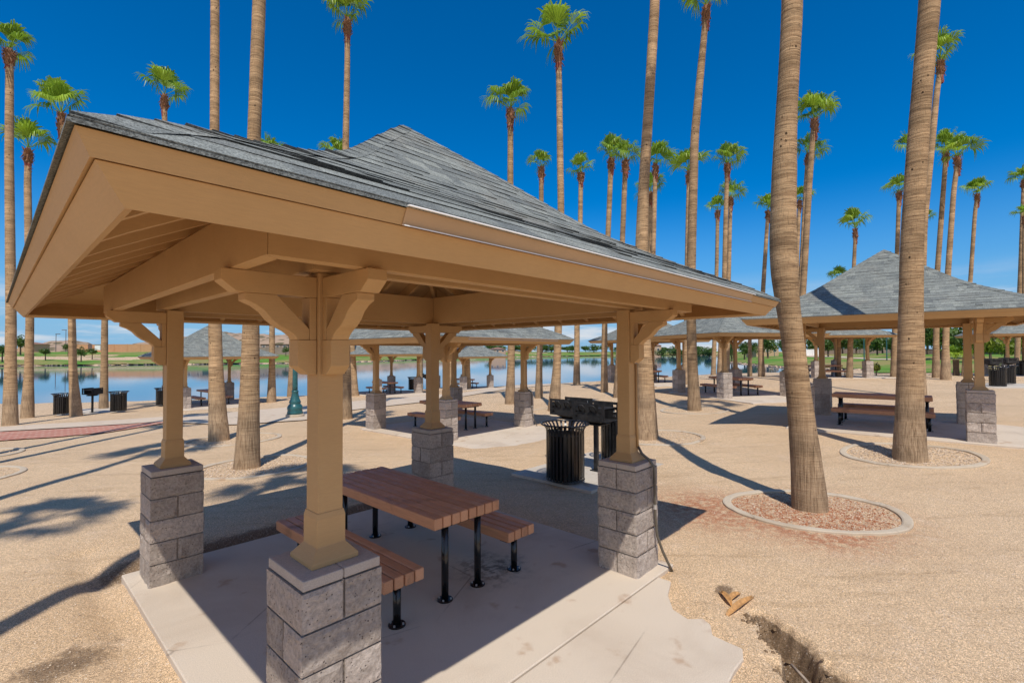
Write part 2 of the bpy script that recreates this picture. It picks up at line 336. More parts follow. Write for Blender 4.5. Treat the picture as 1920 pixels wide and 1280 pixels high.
def m_stone():
    g = G('river gravel'); t = g.attr('tint'); c = g.mix(g.ramp(t, 0, 1), (0.40, 0.29, 0.20), (0.72, 0.58, 0.43)); c = g.mix(g.ramp(t, -0.6, -0.1, 1, 0), c, (0.36, 0.125, 0.050))
    return g.done(scalec(g, c, g.ramp(g.noise(g.pos('Object'), 60, 3), 0.3, 0.7, 0.8, 1.2)), 0.92)
SOIL = m_simple('damp soil', (0.20, 0.13, 0.072), 0.95, 0, 0.4, 30, 0.5)
SAND = m_sand(); CONC = m_concrete(); CURB = m_concrete('kerb concrete', (0.56, 0.465, 0.345), (0.42, 0.33, 0.23)); PATH = m_concrete('path concrete', (0.62, 0.50, 0.375), (0.55, 0.43, 0.31))
PAD = m_concrete('pale pad concrete', (0.56, 0.50, 0.42), (0.44, 0.38, 0.31))
BLOCK = m_block(); PAINT = m_paint(); SHING = m_shingle(); PLAST = m_plastic(); TRUNK = m_trunk()
MORTAR = m_simple('mortar', (0.115, 0.10, 0.095), 0.95, 0, 0.2, 20)
CAPM = m_concrete('cap block', (0.47, 0.405, 0.345), (0.39, 0.325, 0.272))
BLACK = m_simple('black powder coat', (0.011, 0.011, 0.012), 0.22, 0, 0.25, 12, 0.0, 0.6)
GRILLM = m_simple('sooty steel', (0.030, 0.028, 0.027), 0.55, 0.35, 0.5, 9, 0.15)
FLASH = m_simple('sunlit flashing', (0.86, 0.83, 0.78), 0.4, 0.0, 0.06, 6)  # near white so the flashing's lips look sunlit
FLASHP = m_simple('painted flashing', (0.52, 0.335, 0.18), 0.45, 0.0, 0.06, 3)
COND = m_simple('grey conduit', (0.135, 0.118, 0.092), 0.45, 0.2, 0.15, 20)
STEEL = m_simple('steel coupling', (0.55, 0.53, 0.5), 0.35, 0.6, 0.1, 20)
TEAL = m_simple('teal painted iron', (0.028, 0.115, 0.120), 0.32, 0.0, 0.2, 10)
LEAF = m_leaf('fan palm leaf', (0.075, 0.200, 0.012), (0.380, 0.540, 0.042), 0.42)
BOOT = m_simple('dry leaf bases', (0.235, 0.108, 0.050), 0.85, 0, 0.45, 18, 0.3)
BOOTR = m_simple('reddish boot fibre', (0.24, 0.062, 0.036), 0.8, 0, 0.4, 14, 0.3)
TREEL = m_leaf('tree foliage', (0.030, 0.075, 0.014), (0.105, 0.170, 0.030), 0.25)
BRIGHTL = m_leaf('yellow green foliage', (0.07, 0.12, 0.015), (0.30, 0.33, 0.04), 0.3)
BARK = m_simple('tree bark', (0.13, 0.09, 0.06), 0.9, 0, 0.3, 10)
GRASS = m_grass(); WATER = m_water(); BRICKP = m_brickpave(); HILL = m_hill()
STUCCO = m_simple('tan stucco', (0.50, 0.33, 0.20), 0.9, 0, 0.08, 2); WALLM = m_simple('terracotta block wall', (0.52, 0.28, 0.145), 0.9, 0, 0.1, 1)
GREYW = m_simple('brown grey wall', (0.27, 0.205, 0.165), 0.9, 0, 0.12, 1); TILE = m_simple('clay roof tile', (0.30, 0.165, 0.12), 0.85, 0, 0.2, 3)
GLASSD = m_simple('dark window glass', (0.02, 0.025, 0.03), 0.08, 0, 0.1, 3); WHITE = m_simple('white paint', (0.78, 0.77, 0.74), 0.5, 0, 0.05, 4)
STRAW = m_simple('dry palm sheath', (0.50, 0.27, 0.10), 0.7, 0, 0.25, 30, 0.3)
STONE = m_stone(); ROCK = m_simple('shore rock', (0.33, 0.25, 0.185), 0.95, 0, 0.3, 3, 0.4)
GALV = m_simple('pole steel', (0.16, 0.13, 0.12), 0.5, 0.3, 0.1, 4)
GLOBE = m_simple('opal globe', (0.75, 0.75, 0.72), 0.25, 0, 0.02, 4)

# ------------------------------------------------------------------ pixel rays, terrain
def ray(px, py): return FWD*FPX + RGT*(px-960) + UPV*(640-py)
def unz(px, py, z):
    d = ray(px, py); t = (z-CAM[2])/d[2]; return CAM+t*d
def atZ(px, py, Z):
    d = ray(px, py); t = Z/(d[0]*F2[0]+d[1]*F2[1]); return CAM+t*d
def XZ(X, Z): return CAM[:2]+R2*X+F2*Z

WATER_Z = -1.30
PAV = {  # x, y, yaw, ground
 'N': (0, 0, 0, 0), 'A': (12.832, -2.613, 3.5, 0.27), 'B': (6.94, 7.606, 2.3, -0.13), 'D': (20.341, 3.853, -31.7, 0.22),
 'E': (26.287, 11.131, -26.2, 0.21), 'F': (35.542, 2.884, 41.3, 0.45), 'C': (15.822, 25.33, 0.8, -0.60), 'H': (25.0, 27.6, 3.0, -0.86),
 'L': (5.74, 27.538, 2.1, -0.68)}
gx, gy = XZ(33.6, 32.0); PAV['G'] = (gx, gy, 20, 0.50)
shore = [unz(x, y, WATER_Z)[:2] for x, y in ((-260, 778), (0, 761), (200, 757), (420, 752), (650, 744.5), (760, 738), (860, 731.5), (960, 727.5), (1080, 720), (1180, 714.5), (1310, 709), (1400, 707), (1520, 705.5), (1640, 704.5), (1668, 700))]
far = [unz(x, y, WATER_Z)[:2] for x, y in ((1660, 696), (1600, 694), (1469, 689.5), (1364, 680), (1352, 671), (1335, 664.8), (1150, 666.5), (960, 669), (860, 671.5), (800, 674), (700, 677.5), (600, 680), (400, 682.5), (300, 683.5), (150, 685), (0, 686), (-260, 690))]
XL = XZ(-420, 150); XL2 = XZ(-200, 20)
LAKE = np.array(shore+far+[XL, XL2])
def lake_sd(x, y):    # signed distance, positive on land
    x = np.asarray(x, float); y = np.asarray(y, float); d2 = np.full(x.shape, 1e18); ins = np.zeros(x.shape, bool)
    n = len(LAKE)
    for i in range(n):
        a = LAKE[i]; b = LAKE[(i+1) % n]; e = b-a
        t = np.clip(((x-a[0])*e[0]+(y-a[1])*e[1])/(e@e), 0, 1)
        d2 = np.minimum(d2, (x-a[0]-t*e[0])**2+(y-a[1]-t*e[1])**2)
        c = ((a[1] > y) != (b[1] > y)) & (x < (b[0]-a[0])*(y-a[1])/((b[1]-a[1]) if b[1] != a[1] else 1e-9)+a[0]); ins ^= c
    return np.where(ins, -1, 1)*np.sqrt(d2)
ctl = [(-2.9, -4.2, -.03), (0, 0, -.04), (2, 2, -.04), (-2.2, 2.2, -.06), (2, -2, -.03), (5, -2.6, 0.0), (9, -3.3, .15), (.66, 6.3, -.1), (1.45, 10.8, -.2), (14.2, 3, .08), (-2.7, 10, -.2), (-2.3, 22, -.5),
       (31, -5, .36), (42, -3.5, .52), (30, -22, .5), (8, -20, .25), (-15, -10, -.1), (-15, 8, -.25), (-18, 20, -.55), (8, 19.5, -.45), (20, 21, -.55), (5, -8, 0.02), (20, -6, .33), (8, 1.6, .03)]
ctl += [(v[0], v[1], v[3]-.03) for k, v in PAV.items() if k != 'N']
for X, Z, g_ in ((-34, 30, -1.0), (-9, 40, -1.0), (6, 51, -1.0), (24, 63, -.75), (38, 68, -.6), (50, 64, -.2), (62, 60, .5), (80, 50, .9), (70, 90, .9)):
    q = XZ(X, Z); ctl.append((q[0], q[1], g_))
ctl = np.array(ctl)
def tps_fit(c, lam=0.4):
    n = len(c); r2 = ((c[:, None, :2]-c[None, :, :2])**2).sum(-1); K = np.where(r2 > 0, 0.5*r2*np.log(r2+1e-12), 0)
    A = np.zeros((n+3, n+3)); A[:n, :n] = K+lam*np.eye(n); A[:n, n] = 1; A[:n, n+1:] = c[:, :2]; A[n, :n] = 1; A[n+1:, :n] = c[:, :2].T
    return np.linalg.solve(A, np.r_[c[:, 2], 0, 0, 0])
TW = tps_fit(ctl)
def smooth(a, b, x): t = np.clip((x-a)/(b-a), 0, 1); return t*t*(3-2*t)
TRENCH = np.array([(1.60, -2.86), (1.44, -2.98), (1.30, -3.12), (1.17, -3.25), (1.03, -3.37), (0.86, -3.50), (0.66, -3.64), (0.40, -3.83)])
def ground(x, y, fine=False):
    x = np.asarray(x, float); y = np.asarray(y, float); sh = x.shape; x = x.ravel(); y = y.ravel()
    z = TW[-3]+TW[-2]*x+TW[-1]*y
    for i, c in enumerate(ctl):
        r2 = (x-c[0])**2+(y-c[1])**2; z = z+TW[i]*np.where(r2 > 0, 0.5*r2*np.log(r2+1e-12), 0)
    X = (x-CAM[0])*R2[0]+(y-CAM[1])*R2[1]; Z = (x-CAM[0])*F2[0]+(y-CAM[1])*F2[1]
    z = np.clip(z, -1.4, 1.2)
    sd = lake_sd(x, y)
    ang = X/np.maximum(Z, 1)
    lim = np.interp(ang, [-1.2, -0.7, -0.2, 0.1, 0.42, 0.55, 0.9], [4.6, 4.4, 4.2, 3.4, 3.0, 2.3, 2.4])
    zf = WATER_Z+np.minimum(0.6*np.clip(sd, 0, 0.4)+np.clip(sd-0.4, 0, 1e9)*0.055, lim)+fbm(x, y, 0.03, 3)*0.5*smooth(2, 30, sd)
    wf = np.maximum(smooth(66, 84, Z), smooth(200, 320, np.hypot(X, Z)))
    z = z*(1-wf)+zf*wf
    z = np.where(sd > 0, np.minimum(z, WATER_Z+0.02+sd*0.28+np.where(wf > 0.5, 99, 0)), np.maximum(-0.25*np.abs(sd), -1.6)+WATER_Z-0.01)
    for k, (px_, py_, yw, g_) in PAV.items():
        d = np.hypot(x-px_, y-py_); k_ = 1-smooth(2.9, 4.6, d); z = z*(1-k_)+(g_-0.04)*k_
    near = 1-smooth(8, 40, Z)
    z = z+near*(fbm(x, y, 0.8, 3, 3)*0.014*smooth(2.4, 3.4, np.maximum(np.abs(x), np.abs(y)))+fbm(x, y, 6, 3, 5)*0.010)
    # washed-out edges round the foreground slab
    le = np.exp(-((x+2.12)/0.15)**2)*(np.abs(y) < 3.2)*(0.045+0.035*vnoise(x, y, 3, 8)); z = z-np.maximum(le, 0)
    be = np.exp(-((y-2.14)/0.17)**2)*smooth(-2.4, -1.9, x)*(1-smooth(1.3, 2.0, x))*(0.09+0.05*vnoise(x, y, 3, 9)); z = z-np.maximum(be, 0)
    ne = np.exp(-((x-px0(y))/0.14)**2)*((y < -2.0) & (y > -3.4))*0.03; z = z+ne
    # erosion channel in the corner of the picture
    d2 = np.full(x.shape, 1e9); sid = np.zeros(x.shape); par = np.zeros(x.shape)
    for i in range(len(TRENCH)-1):
        a, b = TRENCH[i], TRENCH[i+1]; e = b-a; L = math.hypot(*e); t = np.clip(((x-a[0])*e[0]+(y-a[1])*e[1])/(L*L), 0, 1)
        dx = x-a[0]-t*e[0]; dy = y-a[1]-t*e[1]; q = dx*dx+dy*dy; m = q < d2; d2 = np.where(m, q, d2)
        sid = np.where(m, (e[0]*dy-e[1]*dx)/L, sid); par = np.where(m, i+t, par)
    wd = (0.050+0.024*par)*(1+0.75*fbm(x, y, 6, 4, 11)); dist = np.sqrt(d2)
    prof = np.where(sid > 0, 1-smooth(wd*0.2, wd*2.0, dist), 1-smooth(wd*0.85, wd*1.55, dist))
    z = z-prof*(0.17+0.06*par)*smooth(0, 0.6, par+0.3)*(1+0.22*fbm(x, y, 9, 3, 13))
    return z.reshape(sh)
def px0(y): return np.interp(y, [-3.4, -2.9, -2.0], [0.6, 1.05, 1.75])
def gz(x, y): return float(ground(np.array([x]), np.array([y]))[0])
def gpt(px, py):      # where the line of sight through a picture point meets the terrain
    d = ray(px, py); d = d/np.linalg.norm(d); ts = np.concatenate([np.linspace(2, 80, 600), np.linspace(80.3, 600, 700)])
    P = CAM+ts[:, None]*d; h = P[:, 2]-np.maximum(ground(P[:, 0], P[:, 1]), WATER_Z)
    i = int(np.argmax(h < 0)); k = h[i-1]/(h[i-1]-h[i]); return P[i-1]*(1-k)+P[i]*k
def depth(P): return (P[0]-CAM[0])*F2[0]+(P[1]-CAM[1])*F2[1]

def axis(lo, hi, step, grow, end_lo, end_hi, dense=()):
    a = [lo]
    while a[-1] < hi:
        s = step
        for d0, d1, st in dense:
            if d0 <= a[-1] < d1: s = st
        a.append(a[-1]+s)
    s = step
    while a[-1] < end_hi: s *= grow; a.append(a[-1]+s)
    s = step
    while a[0] > end_lo: s *= grow; a.insert(0, a[0]-s)
    return np.array(a)
def grid_mesh(name, xs, ys, zfn, mat, attrs=None):
    gxx, gyy = np.meshgrid(xs, ys); z = zfn(gxx, gyy); nx, ny = len(xs), len(ys)
    v = np.stack([gxx.ravel(), gyy.ravel(), z.ravel()], 1); idx = np.arange(nx*ny).reshape(ny, nx)
    f = np.stack([idx[:-1, :-1], idx[:-1, 1:], idx[1:, 1:], idx[1:, :-1]], -1).reshape(-1, 4)
    me = bpy.data.meshes.new(name); me.vertices.add(len(v)); me.vertices.foreach_set('co', v.ravel())
    me.loops.add(f.size); me.loops.foreach_set('vertex_index', f.ravel().astype(np.int32)); me.polygons.add(len(f)); me.polygons.foreach_set('loop_start', np.arange(0, f.size, 4, dtype=np.int32)); me.polygons.foreach_set('loop_total', np.full(len(f), 4, dtype=np.int32))
    me.update(calc_edges=True); me.polygons.foreach_set('use_smooth', [True]*len(f)); me.materials.append(mat)
    if attrs:
        for k, fn in attrs.items():
            a = me.attributes.new(k, 'FLOAT', 'POINT'); a.data.foreach_set('value', np.asarray(fn(v[:, 0], v[:, 1], v[:, 2]), dtype=np.float32))
    o = bpy.data.objects.new(name, me); C.objects.link(o); return o
def damp_shade_fn(x, y, z):
    d = 0.75*np.exp(-((x+2.45)/0.45)**2-((y-0.7)/0.9)**2)*(0.5+fbm(x, y, 3, 4, 21))
    d = d+0.8*np.exp(-((y-2.25)/0.25)**2)*smooth(-2.5, -1.8, x)*(1-smooth(1.5, 2.2, x))
    dd = np.min([np.hypot(x-a[0], y-a[1]) for a in TRENCH], axis=0); d = d+0.22*np.exp(-(dd/0.16)**2)*(0.6+fbm(x, y, 8, 4, 25))+0.95*smooth(0.055, 0.12, -z)*np.exp(-(dd/0.35)**4)  # channel darker with depth: damp soil with its shade painted in
    d = d+0.9*np.exp(-((x-1.82)/0.16)**2-((y+2.48)/0.09)**2)
    return np.clip(d, 0, 0.9)
def red_fn(x, y, z):
    return np.clip(1.1*np.exp(-((x-4.05)/0.75)**2-((y+1.55)/0.8)**2)+0.8*np.exp(-((x-4.0)/0.5)**2-((y+2.9)/0.5)**2)+1.0*np.exp(-((x-4.75)/0.85)**2-((y+2.75)/0.75)**2), 0, 0.85)
xs = axis(-3.6, 6.6, 0.07, 1.062, -900, 1500, ((0.3, 2.0, 0.020),)); ys = axis(-4.6, 6.6, 0.07, 1.062, -500, 1500, ((-4.2, -2.6, 0.020),))
tag(grid_mesh('ground', xs, ys, ground, SAND, {'damp': damp_shade_fn, 'red': red_fn}), 'pale tan decomposed granite ground between pavilions and palms', kind='structure')

# water sheet
wv = MB(); cc = LAKE.mean(0)
q = [XZ(-700, 15), XZ(400, 15), XZ(400, 620), XZ(-700, 620)]
wv.add([(a[0], a[1], WATER_Z) for a in q], [(0, 1, 2, 3)])
wo = wv.build('lake', WATER); tag(wo, 'calm blue lake behind the pavilions', kind='structure')
if wo.data.polygons[0].normal.z < 0: wo.data.flip_normals()

# lawns: sheets that follow the banks a little above the soil
def lawn(name, X0, X1, Z0, Z1, nx, nz, keep, label):
    Xs = np.linspace(X0, X1, nx); Zs = Z0*(Z1/Z0)**np.linspace(0, 1, nz)
    gX, gZ = np.meshgrid(Xs, Zs)
    if name == 'lawn' : pass
    x = CAM[0]+R2[0]*gX*gZ+F2[0]*gZ; y = CAM[1]+R2[1]*gX*gZ+F2[1]*gZ
    sd = lake_sd(x.ravel(), y.ravel()).reshape(x.shape); z = ground(x, y)+0.05
    ok = keep(gX, gZ, sd, x, y)
    idx = np.arange(x.size).reshape(x.shape); f = []
    good = ok[:-1, :-1] & ok[:-1, 1:] & ok[1:, 1:] & ok[1:, :-1]
    for j, i in zip(*np.nonzero(good)): f.append((idx[j, i], idx[j, i+1], idx[j+1, i+1], idx[j+1, i]))
    used = sorted({i for q_ in f for i in q_}); mp = {a: b for b, a in enumerate(used)}
    m = MB(); V = np.stack([x.ravel(), y.ravel(), z.ravel()], 1)[used]; m.add(V, [tuple(mp[i] for i in q_) for q_ in f])
    o = m.build(name, GRASS, smooth=True); tag(o, label, kind='structure'); return o
lawn('lawn', -1.9, 0.42, 100, 700, 300, 170, lambda X, Z, sd, x, y: (sd > 0.25) & ~((sd > 24+6*vnoise(x, y, .03, 2)) & (sd < 40) & (X < -0.70)), 'green lawn bank across the lake')
lawn('lawn', 0.415, 2.2, 33, 600, 200, 170, lambda X, Z, sd, x, y: (sd > 0.3) & ((Z > 74) | ((X > 0.735) & (Z > 37+3*vnoise(x, y, 0.25, 4)))), 'green lawn with dry patches behind the right hand palms')

# sheets that lie on the terrain: walkway, brick band
def strip(name, L, Rr, mat, dz, label, n=60, across=5, kind='structure'):
    L = np.array(L, float); Rr = np.array(Rr, float); t = np.linspace(0, 1, n); s0 = np.linspace(0, 1, len(L))
    A = np.c_[np.interp(t, s0, L[:, 0]), np.interp(t, s0, L[:, 1])]; B = np.c_[np.interp(t, s0, Rr[:, 0]), np.interp(t, s0, Rr[:, 1])]
    m = MB(); v = []; k = np.linspace(0, 1, across)
    for i in range(n):
        for w_ in k: p_ = A[i]*(1-w_)+B[i]*w_; v.append(p_)
    v = np.array(v); z = ground(v[:, 0], v[:, 1])+dz
    f = [(i*across+j, (i+1)*across+j, (i+1)*across+j+1, i*across+j+1) for i in range(n-1) for j in range(across-1)]
    m.add(np.c_[v, z], f); o = m.build(name, mat, smooth=True); me = o.data
    if me.polygons[0].normal.z < 0: me.flip_normals()
    tag(o, label, kind=kind); return o
pL = [gpt(*q)[:2] for q in ((-90, 808), (0, 801.5), (150, 792.5), (300, 783), (430, 774), (580, 761), (655, 753.5), (800, 742), (870, 736.5), (950, 724), (1025, 718))]
pR_w = [gpt(*q)[:2] for q in ((-90, 817), (0, 810), (150, 801.5), (300, 791.5), (430, 798), (580, 788), (655, 770), (800, 753.5), (870, 743.5), (950, 730), (1040, 722))]
strip('path', pL, pR_w, PATH, 0.035, 'pale concrete walkway curving along the lake shore')
strip('pavement', [gpt(*q)[:2] for q in ((-90, 818.5), (0, 811), (100, 805.8), (200, 799.2), (310, 791.5))], [gpt(*q)[:2] for q in ((-90, 834), (0, 827.5), (100, 821), (200, 812), (310, 794))], BRICKP, 0.032, 'band of red brick paving beside the walkway')

strip('path', [gpt(*q)[:2] for q in ((1476, 666.0), (1560, 668.2), (1640, 673.2), (1720, 675.8))], [gpt(*q)[:2] for q in ((1476, 667.4), (1560, 669.8), (1640, 675.0), (1720, 677.8))], PATH, 0.12, 'thin pale footpath across the far lawn')
# ------------------------------------------------------------------ pavilion
S2, PW = 1.610, 0.217
DP = np.array([0, .47, .81, 1.08, 1.264, 1.42, 1.555, 1.78, 1.959, 2.10, 2.326, 2.504, 2.623, 2.750])
ZP = np.array([4.49, 4.13, 3.86, 3.645, 3.50, 3.39, 3.307, 3.183, 3.09, 3.02, 2.92, 2.838, 2.775, 2.693])
zr = lambda d: np.interp(d, DP, ZP)
side_fn = [lambda x, d, z: (x, -d, z), lambda x, d, z: (d, x, z), lambda x, d, z: (-x, d, z), lambda x, d, z: (-d, -x, z)]

def make_roof(parent):
    m = MB(); hc = []
    ds = np.linspace(2.757, 0.0, 800); zs = zr(ds); s = np.r_[0, np.cumsum(np.hypot(np.diff(ds), np.diff(zs)))]
    D = lambda q: np.interp(q, s, ds); Zf = lambda q: np.interp(q, s, zs)
    ex = 0.142; n = int(s[-1]/ex)+1; rg = random.Random(3)
    for side in range(4):
        fn = side_fn[side]
        for k in range(n):
            s0 = max(0.0, k*ex-0.001); s1 = min((k+1)*ex+0.03, s[-1]); d0, d1 = D(s0), D(s1); z0, z1 = Zf(s0), Zf(s1)
            nx, nz = (z0-z1), (d0-d1); L = math.hypot(nx, nz); nn = (abs(z1-z0)/L, abs(d0-d1)/L)   # outward normal in (d,z)
            x = -d0-rg.random()*0.2
            while x < d0:
                wd = rg.choice((0.10, 0.14, 0.18, 0.24, 0.30)); a, b = max(x, -d0), min(x+wd, d0); x += wd
                if b-a < 0.01: continue
                th = rg.choice((0.003, 0.003, 0.007))+rg.random()*0.0015; lift = 0.0
                if rg.random() < 0.05: lift = rg.random()*0.008
                jag = rg.uniform(-0.004, 0.004); wav = 0.002*math.sin(a*3.1+k)
                if k == 0: jag = wav = lift = 0.0; th = 0.005
                a1, b1_ = max(a, -d1), min(b, d1)
                if a1 > b1_: a1 = b1_ = max(-d1, min(d1, (a+b)/2))
                def P(xx, dd, zz, h): return fn(xx, dd+nn[0]*h, zz+nn[1]*h)
                dj, zj = d0+jag*nn[1], z0-jag*nn[0]
                v = [P(a, dj, zj, th+lift+wav+.003), P(b, dj, zj, th+lift+wav+.003), P(b1_, d1, z1, 0.003), P(a1, d1, z1, 0.003), P(a, dj, zj, 0.0), P(b, dj, zj, 0.0)]
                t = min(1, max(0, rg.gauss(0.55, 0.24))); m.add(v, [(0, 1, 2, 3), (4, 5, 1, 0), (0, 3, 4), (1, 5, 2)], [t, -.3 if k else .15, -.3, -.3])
    for side in range(4):      # starter strip that closes the eave under the first course
        fn = side_fn[side]; c = [(2.70, float(zr(2.70))+.001), (2.763, 2.692), (2.763, 2.683), (2.70, float(zr(2.70))-.009)]
        v = [fn(-d, d, z) for d, z in c]+[fn(d, d, z) for d, z in c]
        m.add(v, [(0, 1, 2, 3), (7, 6, 5, 4)]+[(i, 4+i, 4+(i+1) % 4, (i+1) % 4) for i in range(4)], 0.12)
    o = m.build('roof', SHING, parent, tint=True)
    # hip caps: overlapping bent shingles down each hip
    for side in range(4):
        h = MB(); a = math.pi/4+side*math.pi/2-math.pi/2; rg2 = random.Random(side)
        sgn = [(1, -1), (1, 1), (-1, 1), (-1, -1)][side]
        hs_ = np.hypot(ds*math.sqrt(2), 0); q = np.r_[0, np.cumsum(np.hypot(np.diff(ds*math.sqrt(2)), np.diff(zs)))]
        exh = 0.145; nh = int(q[-1]/exh)+1
        for k in range(nh):
            d0 = float(np.interp(k*exh, q, ds)); d1 = float(np.interp(min((k+1)*exh+0.05, q[-1]), q, ds)); z0, z1 = float(zr(d0)), float(zr(d1)); wv_ = 0.135
            up0 = 0.016+rg2.random()*0.004; up1 = 0.010
            if rg2.random() < 0.10 and k > 2: up0 += 0.010
            def pt(d, z, e, up):   # e: -1 left skirt, 0 ridge, 1 right skirt
                dd = d; x = sgn[0]*dd; y = sgn[1]*dd
                if e == -1: x -= sgn[0]*min(wv_*1.0, dd)
                if e == 1: y -= sgn[1]*min(wv_*1.0, dd)
                return (x, y, z+up-(0.007 if e else 0)*(up > 0.012))
            v = [pt(d0, z0, -1, up0), pt(d0, z0, 0, up0), pt(d0, z0, 1, up0), pt(d1, z1, -1, up1), pt(d1, z1, 0, up1), pt(d1, z1, 1, up1), pt(d0, z0, -1, .004), pt(d0, z0, 0, .004), pt(d0, z0, 1, .004)]
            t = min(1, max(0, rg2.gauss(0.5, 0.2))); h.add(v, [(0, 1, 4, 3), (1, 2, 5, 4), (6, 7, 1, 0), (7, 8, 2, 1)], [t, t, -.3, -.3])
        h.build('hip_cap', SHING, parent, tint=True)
    # painted plywood deck seen from below
    k = MB()
    for side in range(4):
        fn = side_fn[side]
        for i in range(len(DP)-1):
            d0, d1 = DP[i], min(DP[i+1], 2.735)
            k.add([fn(-d0, d0, zr(d0)-.02), fn(d0, d0, zr(d0)-.02), fn(d1, d1, zr(d1)-.02), fn(-d1, d1, zr(d1)-.02)], [(0, 1, 2, 3)])
    k.build('roof_deck', PAINT, parent)

def make_pavilion(rafters=True):
    root = empty('picnic_pavilion'); make_roof(root)
    for side in range(4):
        fn = side_fn[side]; rz = side*math.pi/2
        # lower fascia board and the trim above it, mitred, both tilted in at the bottom
        def board(name, par, d_t, z_t, d_b, z_b, th, mat=PAINT):
            nl = math.hypot(d_t-d_b, z_t-z_b); n0, n1 = (z_t-z_b)/nl, -(d_t-d_b)/nl      # outward normal (d,z)
            m = MB(); c = [(d_t, z_t), (d_b, z_b), (d_b-n0*th, z_b-n1*th), (d_t-n0*th, z_t-n1*th)]
            v = [fn(-d, d, z) for d, z in c]+[fn(d, d, z) for d, z in c]
            m.add(v, [(0, 1, 2, 3), (7, 6, 5, 4)]+[(i, 4+i, 4+(i+1) % 4, (i+1) % 4) for i in range(4)])
            return m.build(name, mat, par)
        fa = board('fascia', root, 2.708, 2.628, 2.642, 2.540, 0.040)
        board('fascia_trim', fa, 2.748, 2.683, 2.7185, 2.6285, 0.045)
        def beam(name, d_o, d_i, z0, z1):
            m = MB(); c = [(d_o, z0), (d_i, z0), (d_i, z1), (d_o, z1)]; g_ = 0.0015
            v = [fn(-d+g_, d, z) for d, z in c]+[fn(d-g_, d, z) for d, z in c]
            m.add(v, [(0, 1, 2, 3), (7, 6, 5, 4)]+[(i, 4+i, 4+(i+1) % 4, (i+1) % 4) for i in range(4)])
            return m.build(name, PAINT, root, bevel=0.004, seg=1)
        beam('outer_beam', 2.097, 2.027, 2.576, 2.845); beam('inner_beam', 1.735, 1.662, 2.602, 2.985)
        if rafters:
            for x in np.arange(-2.21, 2.22, 0.442):
                lo = abs(x)+0.03; hi = 2.655
                if hi-lo < (0.12 if side in (0, 3) else 0.5): continue
                dd = sorted([lo, hi]+[float(q) for q in DP if lo < q < hi]); top = [(d, float(zr(d))-.024) for d in dd]
                bot = [(d, float(zr(d))-.024-(0.145 if d < 2.0 else 0.145+0.025*(d-2.0)/.66)) for d in dd]
                m = MB(); m.prism(top+bot[::-1], lambda u, v_, w_: fn(w_, u, v_), x-0.024, x+0.024); m.build('rafter', PAINT, root)
    if rafters:
        for sx_, sy_ in ((1, 1), (1, -1), (-1, 1), (-1, -1)):
            dd = [0.05]+[float(q) for q in DP[1:-1] if q < 2.02]; m = MB(); e = 0.018
            top = [(d, float(zr(d))-.03) for d in dd]; bot = [(d, float(zr(d))-.20+(0.05 if d > 2.4 else 0)) for d in dd]
            m.prism(top+bot[::-1], lambda u, v_, w_: (sx_*u+w_*sy_, sy_*u-w_*sx_, v_), -e, e); m.build('hip_rafter', PAINT, root)
    sc = [(0, 0), (.11, .2), (.26, .36), (.47, .49), (.645, .65), (.75, .81), (.88, .94), (1, 1)]
    for ci, (ax, ay) in enumerate(((-1, -1), (1, -1), (1, 1), (-1, 1))):
        cx_, cy_ = ax*S2, ay*S2
        # pier of split-face block: five courses, each block its own rough face
        pm = MB(); rg = random.Random(ci+5)
        pm.box((0, 0, 0.505), (2*PW-0.03, 2*PW-0.03, 1.01), t=0.2)
        for k in range(5):
            z0, z1 = k*0.203+(0.0055 if k else -0.12), (k+1)*0.203-0.0055
            for f in range(4):
                rz = f*math.pi/2; ca, sa = math.cos(rz), math.sin(rz); two = (k+f) % 2 == (1 if ci % 2 else 0)
                spans = ((-PW, -0.007), (0.007, PW)) if two else ((-PW, PW),)
                for (u0, u1) in spans:
                    nu = 9 if two else 18; nv = 9; tt = rg.random(); v = []; ofs = rg.random()*50; bul = rg.uniform(0.0, 0.007)
                    for j in range(nv+1):
                        for i in range(nu+1):
                            a = i/nu; b = j/nv; u = u0+(u1-u0)*a; z = z0+(z1-z0)*b
                            edge = min(a, 1-a, b, 1-b)*2; cl = min(1.0, edge*5)
                            ed_lr = (abs(u)/PW > 0.98)
                            h = cl*(bul+0.016*float(fbm(np.array(u*10+ofs), np.array(z*10+ofs+k*7+f*3), 1.0, 4)))
                            if ed_lr: h = 0.004*float(vnoise(np.array(z*30+k), np.array(ax*7+ay*3+0.0), 1.0))
                            uu = u+(math.copysign(1, u)*h if ed_lr else 0); w_ = PW+h
                            v.append((uu*ca+w_*sa, uu*sa-w_*ca, z))
                    fs = [(j*(nu+1)+i, j*(nu+1)+i+1, (j+1)*(nu+1)+i+1, (j+1)*(nu+1)+i) for j in range(nv) for i in range(nu)]
                    pm.add(v, fs, tt)
                    # returns into the joint
                    q = [v[0], v[nu], v[-1], v[-1-nu]]; r_ = [(x_*0.93, y_*0.93, z_) for x_, y_, z_ in q]
                    pm.add(q+r_, [(4, 5, 1, 0), (5, 6, 2, 1), (6, 7, 3, 2), (7, 4, 0, 3)], 0.1)
        pier = pm.build('pier', BLOCK, root, tint=True, loc=(cx_, cy_, 0))
        cm2 = MB()
        for q in (-1, 1): cm2.box((q*0.1075, 0, 1.043) if ci % 2 == 0 else (0, q*0.1075, 1.043), (0.207, 0.428, 0.052) if ci % 2 == 0 else (0.428, 0.207, 0.052))
        cm2.box((0, 0, 1.040), (0.02, 0.41, 0.045) if ci % 2 == 0 else (0.41, 0.02, 0.045))
        cp_ = cm2.build('pier_cap', CAPM, pier, bevel=0.005)
